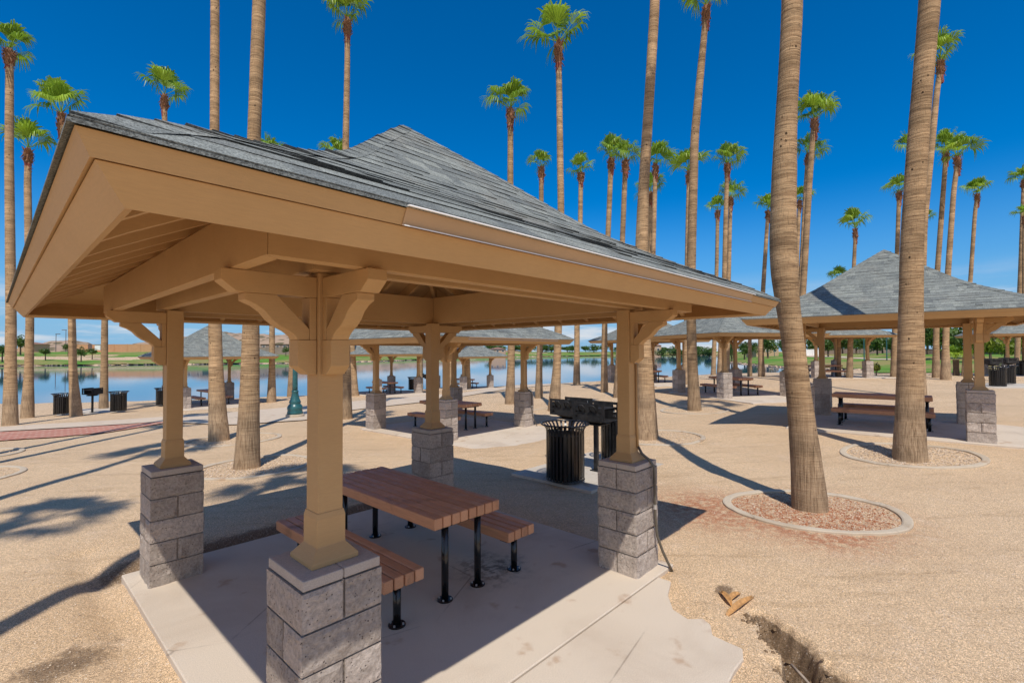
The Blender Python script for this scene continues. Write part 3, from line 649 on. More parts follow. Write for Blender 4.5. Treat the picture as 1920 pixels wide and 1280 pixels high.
        # post
        m = MB(); m.box((0, 0, 1.90), (0.140, 0.140, 1.40)); po = m.build('post', PAINT, root, bevel=0.006, loc=(cx_, cy_, 0))
        m = MB(); pr = [(0.130, 1.0695), (0.130, 1.095), (0.080, 1.155), (0.080, 1.30), (0.0735, 1.33)]
        v = [(sx_*r_, sy_*r_, z_) for r_, z_ in pr for sx_, sy_ in ((-1, -1), (1, -1), (1, 1), (-1, 1))]; n = len(pr)
        m.add(v, [(i*4+j, i*4+(j+1) % 4, i*4+4+(j+1) % 4, i*4+4+j) for i in range(n-1) for j in range(4)]+[(3, 2, 1, 0), tuple(range(4*n-4, 4*n))])
        m.build('post_base', PAINT, po, bevel=0.003, seg=1)
        for dx_, dy_ in ((ax, 0), (0, ay)):
            def F_(u, z, w_): return (dx_*u+(w_ if dx_ == 0 else 0), dy_*u+(w_ if dy_ == 0 else 0), z)
            m = MB()
            m.prism([(0.072, 2.5735), (0.530, 2.5735), (0.530, 2.520), (0.462, 2.468), (0.072, 2.468)], F_, -0.052, 0.052)
            crv = [(0.425-0.255*b_, 2.432-0.190*a_) for b_, a_ in [(y_, x_) for x_, y_ in sc]]
            low = [(0.425, 2.4665)]+crv; up = [(0.110, 2.300), (0.275, 2.4665)]
            m.prism(low+[(0.110, 2.243)]+up, F_, -0.047, 0.047)
            m.prism([(0.0725, 2.2415), (0.172, 2.2415), (0.172, 2.105), (0.118, 2.060), (0.0725, 2.060)], F_, -0.052, 0.052)
            m.prism([(0.0725, 2.4665), (0.1085, 2.4665), (0.1085, 2.2425), (0.0725, 2.2425)], F_, -0.049, 0.049)
            m.build('bracket', PAINT, po, bevel=0.002, seg=1)
    # conduit up one post
    m = MB(); m.tube([(1.85, -1.965, -.03), (1.82, -1.94, 0.05), (1.775, -1.905, 0.17), (1.725, -1.872, 0.33), (1.705, -1.862, 0.55), (1.70, -1.862, 0.90), (1.695, -1.860, 1.02), (1.68, -1.82, 1.085), (1.665, -1.745, 1.14), (1.66, -1.705, 1.21)], 0.0135, 10)
    cd = m.build('conduit', COND, root, smooth=True)
    m = MB(); m.tube([(1.66, -1.703, 1.20), (1.66, -1.696, 1.45), (1.66, -1.694, 2.05)], 0.012, 8); m.build('painted_pipe', PAINT, cd, smooth=True)
    m = MB(); m.tube([(1.7045, -1.862, 0.60), (1.7035, -1.862, 0.645)], 0.019, 10); m.build('coupling', STEEL, cd)
    m = MB()   # metal flashing along one eave, its two lips coloured white as if sunlit
    x0_, x1_ = -1.87, 1.90
    c_ = [(2.752, 2.6915), (2.768, 2.6905), (2.7675, 2.6865), (2.7535, 2.684), (2.7235, 2.630), (2.735, 2.629), (2.7345, 2.6255), (2.7195, 2.6255)]
    m.prism([(2.751, 2.689), (2.7545, 2.687), (2.7250, 2.6300), (2.7215, 2.6315)], lambda u, v_, w_: (w_, -u, v_), x0_, x1_); de = m.build('drip_edge', FLASHP, root)
    m = MB(); m.prism([(2.748, 2.6935), (2.776, 2.6905), (2.7770, 2.6855), (2.749, 2.6875)], lambda u, v_, w_: (w_, -u, v_), x0_-.004, x1_+.004); m.build('lip', FLASH, de)
    m = MB(); m.prism([(2.7235, 2.6305), (2.7385, 2.6275), (2.7385, 2.6235), (2.7235, 2.6275)], lambda u, v_, w_: (w_, -u, v_), x0_, x1_); m.build('lip', FLASH, de)
    return root
pavN = make_pavilion()
tag(pavN, 'large foreground picnic pavilion, its flared grey shingle roof filling the middle of the picture', 'pavilion', 'picnic pavilions')
PL = {'A': ('picnic pavilion behind the two thick palm trunks on the right', ('drip_edge',)),
      'B': ('picnic pavilion just behind the foreground one, white metal strip along its front eave', ()),
      'D': ('corner-on picnic pavilion seen between the foreground roof corner and the leaning palm', ('drip_edge',)),
      'E': ('small lakeside pavilion showing either side of the foreground conduit post', ('drip_edge',)),
      'F': ('distant pavilion before the green lawn, under the right hand pavilion’s eave', ('drip_edge', 'conduit')),
      'C': ('lakeside pavilion seen beneath the left half of the white-striped eave', ('drip_edge',)),
      'H': ('farthest lakeside pavilion, its right end showing beneath the white-striped eave', ('drip_edge', 'conduit')),
      'L': ('lakeside pavilion on the left behind the pair of thick grey palm trunks', ('drip_edge',)),
      'G': ('pavilion cut by the right edge, behind the grouped trash cans', ('drip_edge', 'conduit'))}
PO = {'N': pavN}
for k, (lab, skip) in PL.items():
    x, y, yw, g_ = PAV[k]
    if k not in 'AB': skip = skip+('rafter', 'hip_rafter')
    o = copy_tree(pavN, None, skip); o.location = (x, y, g_); o.rotation_euler = (0, 0, R(yw)); tag(o, lab, 'pavilion', 'picnic pavilions'); PO[k] = o

# concrete floors under the pavilions
def slab(name, poly, label, loc, yw, th=0.16):
    m = MB(); n = len(poly); m.add([(p_[0], p_[1], 0) for p_ in poly]+[(p_[0], p_[1], -th) for p_ in poly], [tuple(range(n)), tuple(range(n, 2*n))[::-1]]+[(i, n+i, n+(i+1) % n, (i+1) % n) for i in range(n)])
    o = m.build(name, CONC, None, bevel=0.008, loc=loc, seg=1); o.rotation_euler = (0, 0, R(yw)); tag(o, label, kind='structure'); return o
sq = [(-1.95, -1.935), (1.95, -1.935), (1.95, 1.95), (-1.95, 1.95)]
slab('pavement', sq, 'concrete floor of the foreground pavilion', (0, 0, 0), 0)
edge = [unz(*q, 0)[:2] for q in ((1258, 1088), (1252, 1112), (1262, 1140), (1290, 1158), (1318, 1157), (1332, 1168), (1336, 1188), (1362, 1200), (1392, 1213), (1394, 1232), (1378, 1252), (1366, 1275))]
ap = [(-1.95, -1.947), (-1.95, -5.4), (0.35, -5.4), (0.30, -4.2), (0.42, -3.5)]+[tuple(e) for e in edge[::-1]]
ap = [q for q in ap if q[1] < -1.9465]+[(edge[0][0], -1.947)]
slab('pavement', ap, 'sunlit concrete apron with a ragged edge in front of the foreground pavilion', (0, 0, -0.004), 0)
for k in PAV:
    if k == 'N': continue
    x, y, yw, g_ = PAV[k]
    slab('pavement', [(-1.95, -3.6), (1.3, -3.6), (1.95, -1.95), (1.95, 1.95), (-1.95, 1.95)], 'concrete floor of a farther pavilion', (x, y, g_), yw)

# ------------------------------------------------------------------ tables and benches
def planks(x0, x1, n, y0, y1, z0, z1, seed):
    m = MB(); w_ = (x1-x0)/n; rg = random.Random(seed)
    for i in range(n):
        e0, e1 = rg.uniform(-.004, .004), rg.uniform(-.004, .004)
        m.box((x0+w_*(i+.5), (y0+y1)/2+(e0+e1)/2, (z0+z1)/2+rg.uniform(-.0015, .0015)), (w_-0.0095, y1-y0+e1-e0, z1-z0), t=rg.random())
    return m
def leg(x, y, top, name, par, r=0.032):
    m = MB(); m.tube([(x, y, 0.012), (x, y, top)], r, 18); o = m.build(name, BLACK, par, smooth=False)
    for p_ in o.data.polygons: p_.use_smooth = len(p_.vertices) == 4
    m = MB(); m.lathe([(0.070, 0.0005), (0.070, 0.010), (0.066, 0.013), (0.036, 0.014)], 20, (x, y, 0)); m.build('flange', BLACK, o)
    m = MB()
    for a in range(4): m.lathe([(0.009, 0.012), (0.009, 0.024), (0.004, 0.027)], 6, (x+0.053*math.cos(a*1.571+.6), y+0.053*math.sin(a*1.571+.6), 0))
    m.build('anchor_bolt', STEEL, o); return o
def tinted(m, name, par):
    me_o = m.build(name, PLAST, par, tint=True)
    bv = me_o.modifiers.new('edge', 'BEVEL'); bv.width = 0.011; bv.segments = 3; bv.limit_method = 'ANGLE'; return me_o
def make_table():
    t = empty('picnic_table'); tinted(planks(-0.395, 0.395, 8, -1.02, 1.02, 0.672, 0.770, 1), 'tabletop', t)
    for y in (-0.92, 0.86):
        for x in (-0.195, 0.195): leg(x, y, 0.655, 'leg', t)
    m = MB(); [m.box((0, y, 0.659), (0.62, 0.09, 0.022)) for y in (-0.92, 0.86)]; [m.box((x, -0.03, 0.6635), (0.05, 1.69, 0.013)) for x in (-.195, .195)]; m.build('support_frame', BLACK, t)
    return t
def make_bench():
    t = empty('bench'); tinted(planks(-0.192, 0.192, 4, -1.02, 1.02, 0.335, 0.432, 2), 'seat', t)
    for y in (-0.91, 0.86): leg(0, y, 0.318, 'leg', t)
    m = MB(); [m.box((0, y, 0.3245), (0.31, 0.09, 0.017)) for y in (-0.91, 0.86)]; m.box((0, -0.02, 0.327), (0.05, 1.68, 0.012)); m.build('support_frame', BLACK, t)
    return t
tab0 = make_table(); ben0 = make_bench()
def furn(k, where, first=False):
    x, y, yw, g_ = PAV[k]; a = R(yw)
    for o0, lx, cat, lab, grp in ((tab0, 0.095, 'table', 'brown slatted picnic table on black legs '+where[0], 'picnic tables under the pavilions'), (ben0, -0.615, 'bench', 'brown slatted bench '+where[1], 'benches beside the picnic tables'), (ben0, 0.760, 'bench', 'brown slatted bench '+where[2], 'benches beside the picnic tables')):
        o = o0 if (first and not (o0 is ben0 and lx > 0)) else copy_tree(o0)
        ly = 0.14 if o0 is tab0 else 0.10
        o.location = (x+lx*math.cos(a)-ly*math.sin(a), y+lx*math.sin(a)+ly*math.cos(a), g_); o.rotation_euler = (0, 0, a); tag(o, lab, cat, grp)
furn('N', ('in the foreground pavilion', 'nearest the camera, partly behind the foreground post', 'on the far side of the foreground table, before the big trash can'), True)
furn('A', ('side-on behind the thick brown palm trunk', 'at the near side of the table behind the right hand palm', 'on the far side of the table behind the right hand palm'))
furn('B', ('behind the far post of the foreground pavilion', 'left of the far post of the foreground pavilion', 'right of the far post of the foreground pavilion, under the white-striped roof'))
furn('D', ('end-on behind a rough pier, right of the conduit', 'left of the rough pier under the corner-on pavilion', 'right of the rough pier under the corner-on pavilion'))
furn('E', ('in the small lakeside pavilion beside the conduit post', 'left of the table in the small lakeside pavilion', 'right of the table in the small lakeside pavilion beside the conduit post'))
furn('F', ('in the distant pavilion by the lawn', 'left of the table in the distant pavilion by the lawn', 'right of the table in the distant pavilion by the lawn'))
furn('C', ('at the water behind the white-striped pavilion’s left pier', 'at the water left of the white-striped pavilion’s left pier', 'at the water right of the white-striped pavilion’s left pier'))
furn('H', ('in the farthest lakeside pavilion', 'on the left in the farthest lakeside pavilion', 'on the right in the farthest lakeside pavilion, against the water'))
furn('L', ('by the water left of the grey palm pair', 'at the water left of the table by the thick grey palms', 'at the water seen between the two thick grey palms'))

# ------------------------------------------------------------------ palms
def crown_mesh(name, seed, n=24, spread=1.0, upright=0.0):
    rg = random.Random(seed); m = MB()
    for i in range(n):
        t = (i+0.5)/n; el = R(86-60*t**0.85+rg.uniform(-10, 10)+upright*10); az = i*2.39996+rg.uniform(-.35, .35)
        d = Vector((math.cos(el)*math.cos(az), math.cos(el)*math.sin(az), math.sin(el)))
        Lp = rg.uniform(0.46, 0.70); sag = 0.10*Lp
        p0 = Vector((0, 0, 0))+d*0.05; p1 = d*Lp+Vector((0, 0, -sag)); tint = min(1, max(0, rg.gauss(0.5, 0.22)-(0.18 if el < 0 else 0)))
        side = d.cross(Vector((0, 0, 1))); side = side.normalized() if side.length > 0.05 else Vector((1, 0, 0))
        side = (Matrix.Rotation(rg.uniform(-0.5, 0.5), 3, d) @ side).normalized(); nrm = side.cross(d).normalized()
        # petiole
        w_ = 0.014; v = [p0-side*w_, p0+side*w_, p1+side*w_*.7, p1-side*w_*.7, p0-nrm*w_, p0+nrm*w_, p1+nrm*w_*.7, p1-nrm*w_*.7]
        m.add([tuple(q) for q in v], [(0, 1, 2, 3), (4, 5, 6, 7)], min(1, tint+.35))
        ax = (d*0.92+Vector((0, 0, -0.24 if el < R(55) else -0.05))).normalized(); side2 = (side-ax*side.dot(ax)).normalized(); nr2 = side2.cross(ax)
        ns = 19; half = R(rg.uniform(62, 88)); Lb = rg.uniform(0.82, 1.04)*spread; dphi = 2*half/ns
        for k in range(ns):
            ph = -half+dphi*(k+.5); L = Lb*(1-0.22*(abs(ph)/half)**1.5)*rg.uniform(0.93, 1.05)
            fd = (ax*math.cos(ph)+side2*math.sin(ph)*0.95+nr2*(abs(math.sin(ph))*0.22)).normalized()
            sd3 = (side2*math.cos(ph)-ax*math.sin(ph)).normalized(); fold = nr2*(0.012 if k % 2 else -0.012)
            rs = (0.04, 0.34, 0.56, 0.80, 1.0); pts = []
            droop = rg.uniform(0.55, 1.5)
            for r_ in rs:
                q = r_*L; pt = p1+fd*q+fold*(r_ > .1)
                ex = max(0, r_-0.42); pt = pt+Vector((0, 0, -1))*(droop*0.95*ex*ex*Lb/0.85)-fd*(0.55*ex*ex*droop*0.6)
                pts.append(pt)
            ww = [0.04*L*dphi*.5, 0.34*L*dphi*.56, 0.56*L*dphi*.50, 0.80*L*dphi*0.24, 0.002]
            v = []
            for pt, a in zip(pts, ww): v += [tuple(pt-sd3*a), tuple(pt+sd3*a)]
            tt = min(1, max(0, tint+rg.uniform(-.16, .16)))
            m.add(v, [(2*j, 2*j+1, 2*j+3, 2*j+2) for j in range(4)], [tt, tt, tt, min(1, tt+.15)])
    o = m.build(name, LEAF, None, tint=True); me = o.data; bpy.data.objects.remove(o); return me
CROWNS = [crown_mesh('crown', 11, 13), crown_mesh('crown', 23, 11, 1.06), crown_mesh('crown', 37, 15, 0.95), crown_mesh('crown', 41, 10, 1.05), crown_mesh('crown', 59, 13, 1.0, .6)]
def collar_mesh(seed):
    rg = random.Random(seed); m = MB()
    m.tube_z([(0, 0, z) for z in (-.62, -.45, -.2, .05, .2)], [.145, .19, .20, .17, .12], 12, wob=lambda a, i: 1+0.10*np.sin(3*a+i*2+seed))
    for i in range(74):
        z = rg.uniform(-.60, .10); az = rg.uniform(0, 6.283); rr = 0.185-0.03*abs(z+.25)/.3; tilt = rg.uniform(0.25, 0.95); L = rg.uniform(.11, .24); w_ = rg.uniform(.028, .055)
        o_ = Vector((math.cos(az), math.sin(az), 0)); s_ = Vector((-math.sin(az), math.cos(az), 0)); u_ = o_*math.sin(tilt)+Vector((0, 0, math.cos(tilt)))*(1 if rg.random() < .8 else -1)
        b = o_*rr+Vector((0, 0, z)); tp = b+u_*L; th = o_*0.02
        v = [b-s_*w_-th, b+s_*w_-th, b+s_*w_+th, b-s_*w_+th, tp-s_*w_*.55, tp+s_*w_*.45, tp+s_*w_*.3+th*.6, tp-s_*w_*.4+th*.6]
        m.add([tuple(q) for q in v], [(0, 1, 5, 4), (1, 2, 6, 5), (2, 3, 7, 6), (3, 0, 4, 7), (4, 5, 6, 7)])
    o = m.build('leaf_base_collar', BOOT); me = o.data; bpy.data.objects.remove(o); return me
COLLARS = [collar_mesh(1), collar_mesh(2), collar_mesh(3)]
def sheath_mesh(seed):
    rg = random.Random(seed); m = MB()
    m.tube_z([(0, 0, z) for z in (-.98, -.9, -.78, -.68, -.58)], [.128, .155, .150, .168, .155], 14, caps=False, wob=lambda a, i: 1+0.07*np.sin(2*a+i*1.7+seed)+0.04*np.sin(5*a+i))
    for i in range(7):
        az = rg.uniform(0, 6.283); z = rg.uniform(-.95, -.65); o_ = Vector((math.cos(az), math.sin(az), 0)); s_ = Vector((-math.sin(az), math.cos(az), 0)); b = o_*.15+Vector((0, 0, z)); t_ = b+o_*rg.uniform(.05, .10)+Vector((0, 0, rg.uniform(-.15, .1)))
        m.add([tuple(b-s_*.05), tuple(b+s_*.05), tuple(t_+s_*.01), tuple(t_-s_*.02)], [(0, 1, 2, 3)])
    o = m.build('fibre_sheath', BOOTR); me = o.data; bpy.data.objects.remove(o); return me
SHEATHS = [sheath_mesh(1), sheath_mesh(2)]
NP = 0
def palm(base, pts, top, cw, label, var=0, H=15.0, near=False, Zover=None):
    """base: (px,py,w) where the trunk meets the ground; pts: (px,py,w) up the trunk; top: (px,py) of the leaf crown's foot or None"""
    global NP; NP += 1; rg = random.Random(NP*7+1)
    P = gpt(base[0], base[1]) if Zover is None else None
    Z = depth(P) if Zover is None else Zover
    if P is None: P = atZ(base[0], base[1], Z); P[2] = gz(P[0], P[1])
    P[2] = gz(P[0], P[1]); k = Z/FPX; kc = k*math.cos(math.atan2(abs(base[0]-960), FPX))
    sam = [(P[0], P[1], -0.35, base[2]*kc/2*1.04), (P[0], P[1], 0.0, base[2]*kc/2)]
    for x, y, w_ in pts:
        q = atZ(x, y, Z); sam.append((q[0], q[1], q[2]-P[2], w_*kc/2))
    if top is not None:
        q = atZ(top[0], top[1], Z); sam.append((q[0], q[1], q[2]-P[2], sam[-1][3]*0.92))
    else:
        a, b = sam[-1], sam[1]; zz = max(H, a[2]+0.5); f = (zz-a[2])/max(a[2]-b[2], .1)*0.55; sam.append((a[0]+(a[0]-b[0])*f, a[1]+(a[1]-b[1])*f, zz, a[3]*0.8))
    S = np.array(sorted(sam, key=lambda s_: s_[2])); zt = S[-1, 2]
    if len(pts) == 0 or S[2, 2] > 2.5:  # flared foot
        r1 = np.interp(1.6, S[:, 2], S[:, 3]); 
        S = np.array(sorted(S.tolist()+[[np.interp(.9, S[:, 2], S[:, 0]), np.interp(.9, S[:, 2], S[:, 1]), .9, min(S[1, 3]*0.80, S[1, 3])]], key=lambda s_: s_[2]))
    step = 0.10 if near else 0.3; zz = np.arange(-.35, zt+0.01, step); seg = 30 if near else 14
    def sm(col):
        y_ = np.interp(zz, S[:, 2], S[:, col]); kk = max(3, int(0.9/step)) | 1; pad = np.pad(y_, kk//2, mode='reflect', reflect_type='odd'); return np.convolve(pad, np.ones(kk)/kk, 'valid')
    xc, yc, rc = sm(0), sm(1), sm(3)
    rc = rc*(1+0.030*vnoise(zz, zz*0+NP, 1.3)+(0.022 if near else 0.012)*vnoise(zz, zz*0+NP*3, 7.0))
    root = empty('palm_tree', (P[0], P[1], P[2]), 0, label, 'palm tree', 'tall fan palms')
    m = MB(); ph = rg.uniform(0, 6)
    m.tube_z([(xc[i]-P[0], yc[i]-P[1], zz[i]) for i in range(len(zz))], rc, seg, wob=lambda a, i: 1+0.022*np.sin(3*a+ph+zz[i]*.5)+(0.018*vnoise(a*4.0, a*0+zz[i]*2.2+NP, 1.0) if near else 0))
    m.build('trunk', TRUNK, root, smooth=True)
    sc = cw*kc/2.08 if cw else 1.15
    lean = (xc[-1]-P[0], yc[-1]-P[1], zt)
    rt = rc[-1]; cs = rt/0.150
    link_mesh('leaf_base_collar', COLLARS[NP % 3], root, (lean[0], lean[1], zt-0.05), (0, 0, rg.uniform(0, 6)), (cs, cs, max(0.8, min(1.25, sc*0.95))))
    link_mesh('fibre_sheath', SHEATHS[NP % 2], root, (lean[0], lean[1], zt-0.05), (0, 0, rg.uniform(0, 6)), (cs, cs, max(0.8, min(1.25, sc*0.95))))
    link_mesh('crown', CROWNS[var % 5], root, (lean[0], lean[1], zt+0.12), (rg.uniform(-.16, .16), rg.uniform(-.16, .16), rg.uniform(0, 6.28)), (sc, sc, sc*rg.uniform(1.08, 1.36)))
    return P
P1 = palm((1519.5, 952, 71), [(1511, 850, 58), (1500, 760, 50), (1488, 640, 43.5), (1478, 580, 46), (1472, 530, 53), (1468, 470, 57), (1468.5, 430, 53), (1470, 340, 51), (1472.5, 250, 45), (1478, 150, 42), (1486, 0, 42)], None, None, 'thick leaning palm trunk with a swollen waist, standing in the red-stained kerb ring', 0, 15, True)
P2 = palm((1705, 860, 71), [(1705, 820, 62), (1705, 760, 55), (1707, 640, 50), (1708, 560, 48), (1710, 450, 46), (1719, 300, 43), (1731, 150, 42), (1744, 0, 43)], None, None, 'thick brown palm trunk crossing the right hand pavilion, leaning right', 1, 15, True)
P4 = palm((1212, 822, 46), [(1212, 740, 33), (1204, 600, 27), (1203, 467, 25), (1207, 350, 21), (1215, 220, 19), (1228, 0, 18.5)], None, None, 'tall palm with a dark lower trunk rising behind the foreground post with the conduit', 2, 15.5, True)
P5 = palm((462, 876, 52), [(466, 800, 42), (469, 700, 36), (471, 600, 32), (474, 400, 27), (476, 270, 26), (481, 130, 26), (486, 0, 26)], None, None, 'thicker right hand palm of the pair left of the front post', 3, 15, True)
P6 = palm((411, 825, 42), [(407, 760, 34), (404.5, 680, 27), (403, 600, 25), (402.5, 260, 18.5), (403, 0, 17.5)], None, None, 'slimmer left hand palm of the pair left of the front post', 0, 15.5, True)
P3 = palm((1302.5, 769, 27), [(1299, 700, 20), (1296, 600, 18), (1296, 500, 17.5), (1302, 260, 16), (1314, 130, 14), (1321, 60, 12)], (1324, 16), 95, 'tall palm whose crown is cut by the top edge, leaning right behind the roof corner', 4, 15, True)
LP = [
 ((19, 797, 34), [(20, 700, 25), (21, 600, 22), (17, 300, 19), (18, 150, 17)], (18, 97), 128, 'leftmost palm, tall with its crown at the left edge', 0),
 ((51, 783, 29), [(54, 700, 19), (56, 600, 17), (52, 345, 15)], (53, 283), 112, 'shorter palm with a shaggy brown collar beside the leftmost palm', 4),
 ((143, 780, 27), [(137, 700, 17), (135, 600, 15.5), (122, 300, 13)], (115, 218), 125, 'palm behind the left trash can with a long frond reaching left', 1),
 ((194, 768, 20), [(195.5, 700, 15), (196.5, 600, 13)], (199, 330), 90, 'palm right behind the left pedestal grill', 2),
 ((313, 757, 20), [(312, 600, 14), (309, 240, 11)], (308, 183), 105, 'palm with a bright yellowish crown just above the roof corner on the left', 3),
 ((509, 754, 19), [(510, 690, 12), (510, 600, 10.5)], (502, 296), 70, 'palm left of the teal lamp post, crown tips just over the roof edge', 0),
 ((545, 744, 15), [(547, 690, 11), (547, 600, 9)], (549, 360), 70, 'palm hidden mostly behind the teal lamp post', 1),
 ((650, 785, 22), [(650, 700, 14.5), (649, 600, 13), (648, 285, 12.5), (651, 130, 11)], (651.5, 40), 104, 'tall palm left of the roof peak with its crown at the top edge', 2),
 ((666, 742, 15), [(660, 640, 10), (640, 400, 8)], (628, 300), 66, 'small palm crown resting on the roof edge left of the peak', 3),
 ((789, 728, 12), [(789, 660, 8)], (790, 400), 66, 'palm trunk beside the barbecue under the white-striped roof', 4),
 ((846, 735, 13), [(846, 660, 9)], (846, 380), 66, 'palm trunk just right of the far foreground post', 1),
 ((877, 729, 15), [(876, 660, 9)], (876, 400), 66, 'palm trunk in front of the farthest lakeside pavilion', 2),
 ((956, 757, 20), [(958, 690, 14), (959, 600, 12.5), (957, 345, 11.5), (957, 250, 10.5)], (957, 208), 93, 'palm with a two-tier crown right of the roof peak', 0),
 ((1010, 746, 16), [(1011, 690, 11.5), (1013, 600, 10.5), (1015, 380, 9)], (1015, 316), 54, 'short palm left of the tall palm above the long roof slope', 3),
 ((1038.5, 770, 25), [(1044, 690, 15), (1047, 600, 14), (1052, 400, 12.5), (1049, 200, 11.5)], (1047, 85), 118, 'tall palm with a wide crown above the long roof slope', 1),
 ((1081, 721.5, 14), [(1081.5, 670, 11), (1082, 600, 10), (1088, 415, 9)], (1089, 327), 56, 'short palm right of the tall wide-crowned palm', 4),
 ((1133.5, 735, 15), [(1133, 680, 11.5), (1134, 600, 10.5), (1140, 440, 10)], (1146, 300), 66, 'left one of two palms with touching crowns', 2),
 ((1158, 745, 18), [(1160, 690, 13), (1163, 600, 11), (1167, 450, 10)], (1173, 303), 60, 'right one of two palms with touching crowns', 0),
 ((1222, 716, 14), [(1222, 600, 9)], (1229, 312), 72, 'palm hidden behind a thick dark trunk, upper of its two crowns', 3),
 ((1212, 712, 14), [(1214, 600, 9.5), (1217, 460, 9)], (1220, 364), 62, 'palm hidden behind a thick dark trunk, lower of its two crowns', 1),
 ((1286, 722, 15), [(1287, 650, 10), (1288, 520, 9.5), (1290, 400, 9)], (1292, 325), 76, 'palm with a shaggy collar tucked behind the tall right-leaning palm', 4),
 ((1350, 712, 15), [(1352, 640, 10), (1358, 530, 9.5), (1361, 400, 9)], (1364, 310), 70, 'tallest palm of the cluster of three above the roof corner', 2),
 ((1364, 706, 12), [(1364, 600, 9), (1367, 500, 8)], (1370, 372), 58, 'right hand palm of the cluster of three above the roof corner', 0),
 ((1337.5, 703, 11), [(1340, 620, 8), (1344, 500, 7.5)], (1345.5, 397), 46, 'lowest palm of the cluster of three above the roof corner', 3),
 ((1406, 705.5, 10), [(1406, 640, 7)], (1407, 596), 36, 'very short palm behind the corner-on pavilion', 4),
 ((1428, 706, 15), [(1426, 640, 10), (1431, 540, 8.5), (1438, 430, 7.5)], (1440, 397), 52, 'thin palm just left of the swollen trunk', 1),
 ((1497, 716, 16), [(1499, 640, 13), (1506, 540, 12.5), (1517, 350, 12), (1523, 270, 11)], (1527, 228), 92, 'taller palm just right of the swollen trunk, crown leaning right', 2),
 ((1493, 712, 14), [(1495, 640, 10), (1501, 540, 9.5), (1511, 350, 9)], (1515, 293), 76, 'palm behind the taller one just right of the swollen trunk', 0),
 ((1490, 705, 12), [(1492, 600, 8.5), (1495, 480, 7.5)], (1499, 378), 52, 'low palm half hidden behind the swollen trunk', 3),
 ((1593, 709.5, 14.5), [(1594, 660, 11), (1596, 600, 10), (1602, 480, 7.5)], (1604, 432), 68, 'small palm standing alone left of the right hand roof peak', 4),
 ((1676, 706, 15.5), [(1677, 650, 11), (1679, 560, 9.5), (1684, 420, 9)], (1686, 362), 68, 'palm rising from the right hand roof peak', 1),
 ((1728, 745, 22), [(1726, 640, 16), (1732, 420, 15), (1744, 300, 14), (1757, 170, 12)], (1765, 118), 108, 'tall palm leaning right behind the thick brown trunk', 2),
 ((1704, 712, 13), [(1704, 600, 9), (1704, 400, 8.5)], (1706, 285), 72, 'palm showing only the left part of its crown behind the thick brown trunk', 0),
 ((1722, 704, 11), [(1724, 600, 8)], (1733, 415), 48, 'low palm showing a frond right of the thick brown trunk', 3),
 ((1755, 708, 18), [(1755, 650, 12.5), (1757, 520, 11.5), (1767, 380, 10.5)], (1774, 286), 80, 'left one of two close palms at right with overlapping crowns', 4),
 ((1773, 712, 24), [(1773, 650, 13.5), (1777, 520, 12.5), (1788, 360, 11)], (1796, 298), 94, 'right one of two close palms at right with overlapping crowns', 1),
 ((1808, 705, 13), [(1811, 620, 9.5), (1820, 520, 9), (1828, 400, 8.5)], (1832, 366), 68, 'palm with a pink sheath right of the two close palms', 2),
 ((1906, 700, 15), [(1909, 620, 11), (1914, 500, 10), (1918, 380, 9.5)], (1920, 340), 64, 'upper palm at the right edge', 0),
 ((1921, 704, 14), [(1921, 620, 9), (1920, 480, 8)], (1921, 408), 56, 'lower palm at the right edge', 3),
 ((1573, 707, 10), [(1573, 600, 7)], (1572, 528), 46, 'little palm crown peeping over the left slope of the right hand roof', 4),
]
for b_, pts_, top_, cw_, lab_, var_ in LP: palm(b_, pts_, top_, cw_, lab_, var_)
def shadow_palm(x, y, H, dx, dy, label, var, sc=1.2):   # palms just outside the frame whose shadows cross the sand at left
    global NP; NP += 1; z = gz(x, y); rg = random.Random(NP)
    root = empty('palm_tree', (x, y, z), 0, label, 'palm tree', 'tall fan palms'); m = MB(); zz = np.arange(-.3, H+.01, .3); t = np.clip(zz/H, 0, 1)
    m.tube_z([(dx*a*a, dy*a*a, h) for a, h in zip(t, zz)], 0.135+0.09*np.exp(-np.maximum(zz, 0)/1.0)-0.03*t, 14); m.build('trunk', TRUNK, root, smooth=True)
    link_mesh('leaf_base_collar', COLLARS[NP % 3], root, (dx, dy, H), (0, 0, 1), (1, 1, 1)); link_mesh('fibre_sheath', SHEATHS[NP % 2], root, (dx, dy, H), (0, 0, 1), (1, 1, 1)); link_mesh('crown', CROWNS[var % 5], root, (dx, dy, H+.1), (0, 0, rg.uniform(0, 6)), sc)
sx_v, sy_v = 1.15/2.674, 1.24/2.674
def by_shadow(cxs, cys, H, dx, dy, label, var, sc=1.05):
    shadow_palm(cxs-sx_v*H-dx, cys-sy_v*H-dy, H, dx, dy, label, var, sc)
by_shadow(0.75, 4.75, 14.0, 0.9, 0.1, 'palm outside the picture whose shadow crosses the bottom left corner', 0)
by_shadow(-2.75, 5.1, 14.0, 0.3, 0.0, 'palm outside the picture whose crown shadow lies at the left edge', 3, 1.1)
by_shadow(0.0, 10.3, 13.0, 0.1, 0.3, 'palm outside the picture at left, casting the nearest long trunk shadow', 1, 1.1)
by_shadow(1.6, 16.4, 13.5, 0.1, 0.2, 'palm outside the picture in the front left kerb ring', 3)
by_shadow(3.0, 19.8, 14.0, 0.3, 0.5, 'palm outside the picture in the rear left kerb ring', 4)

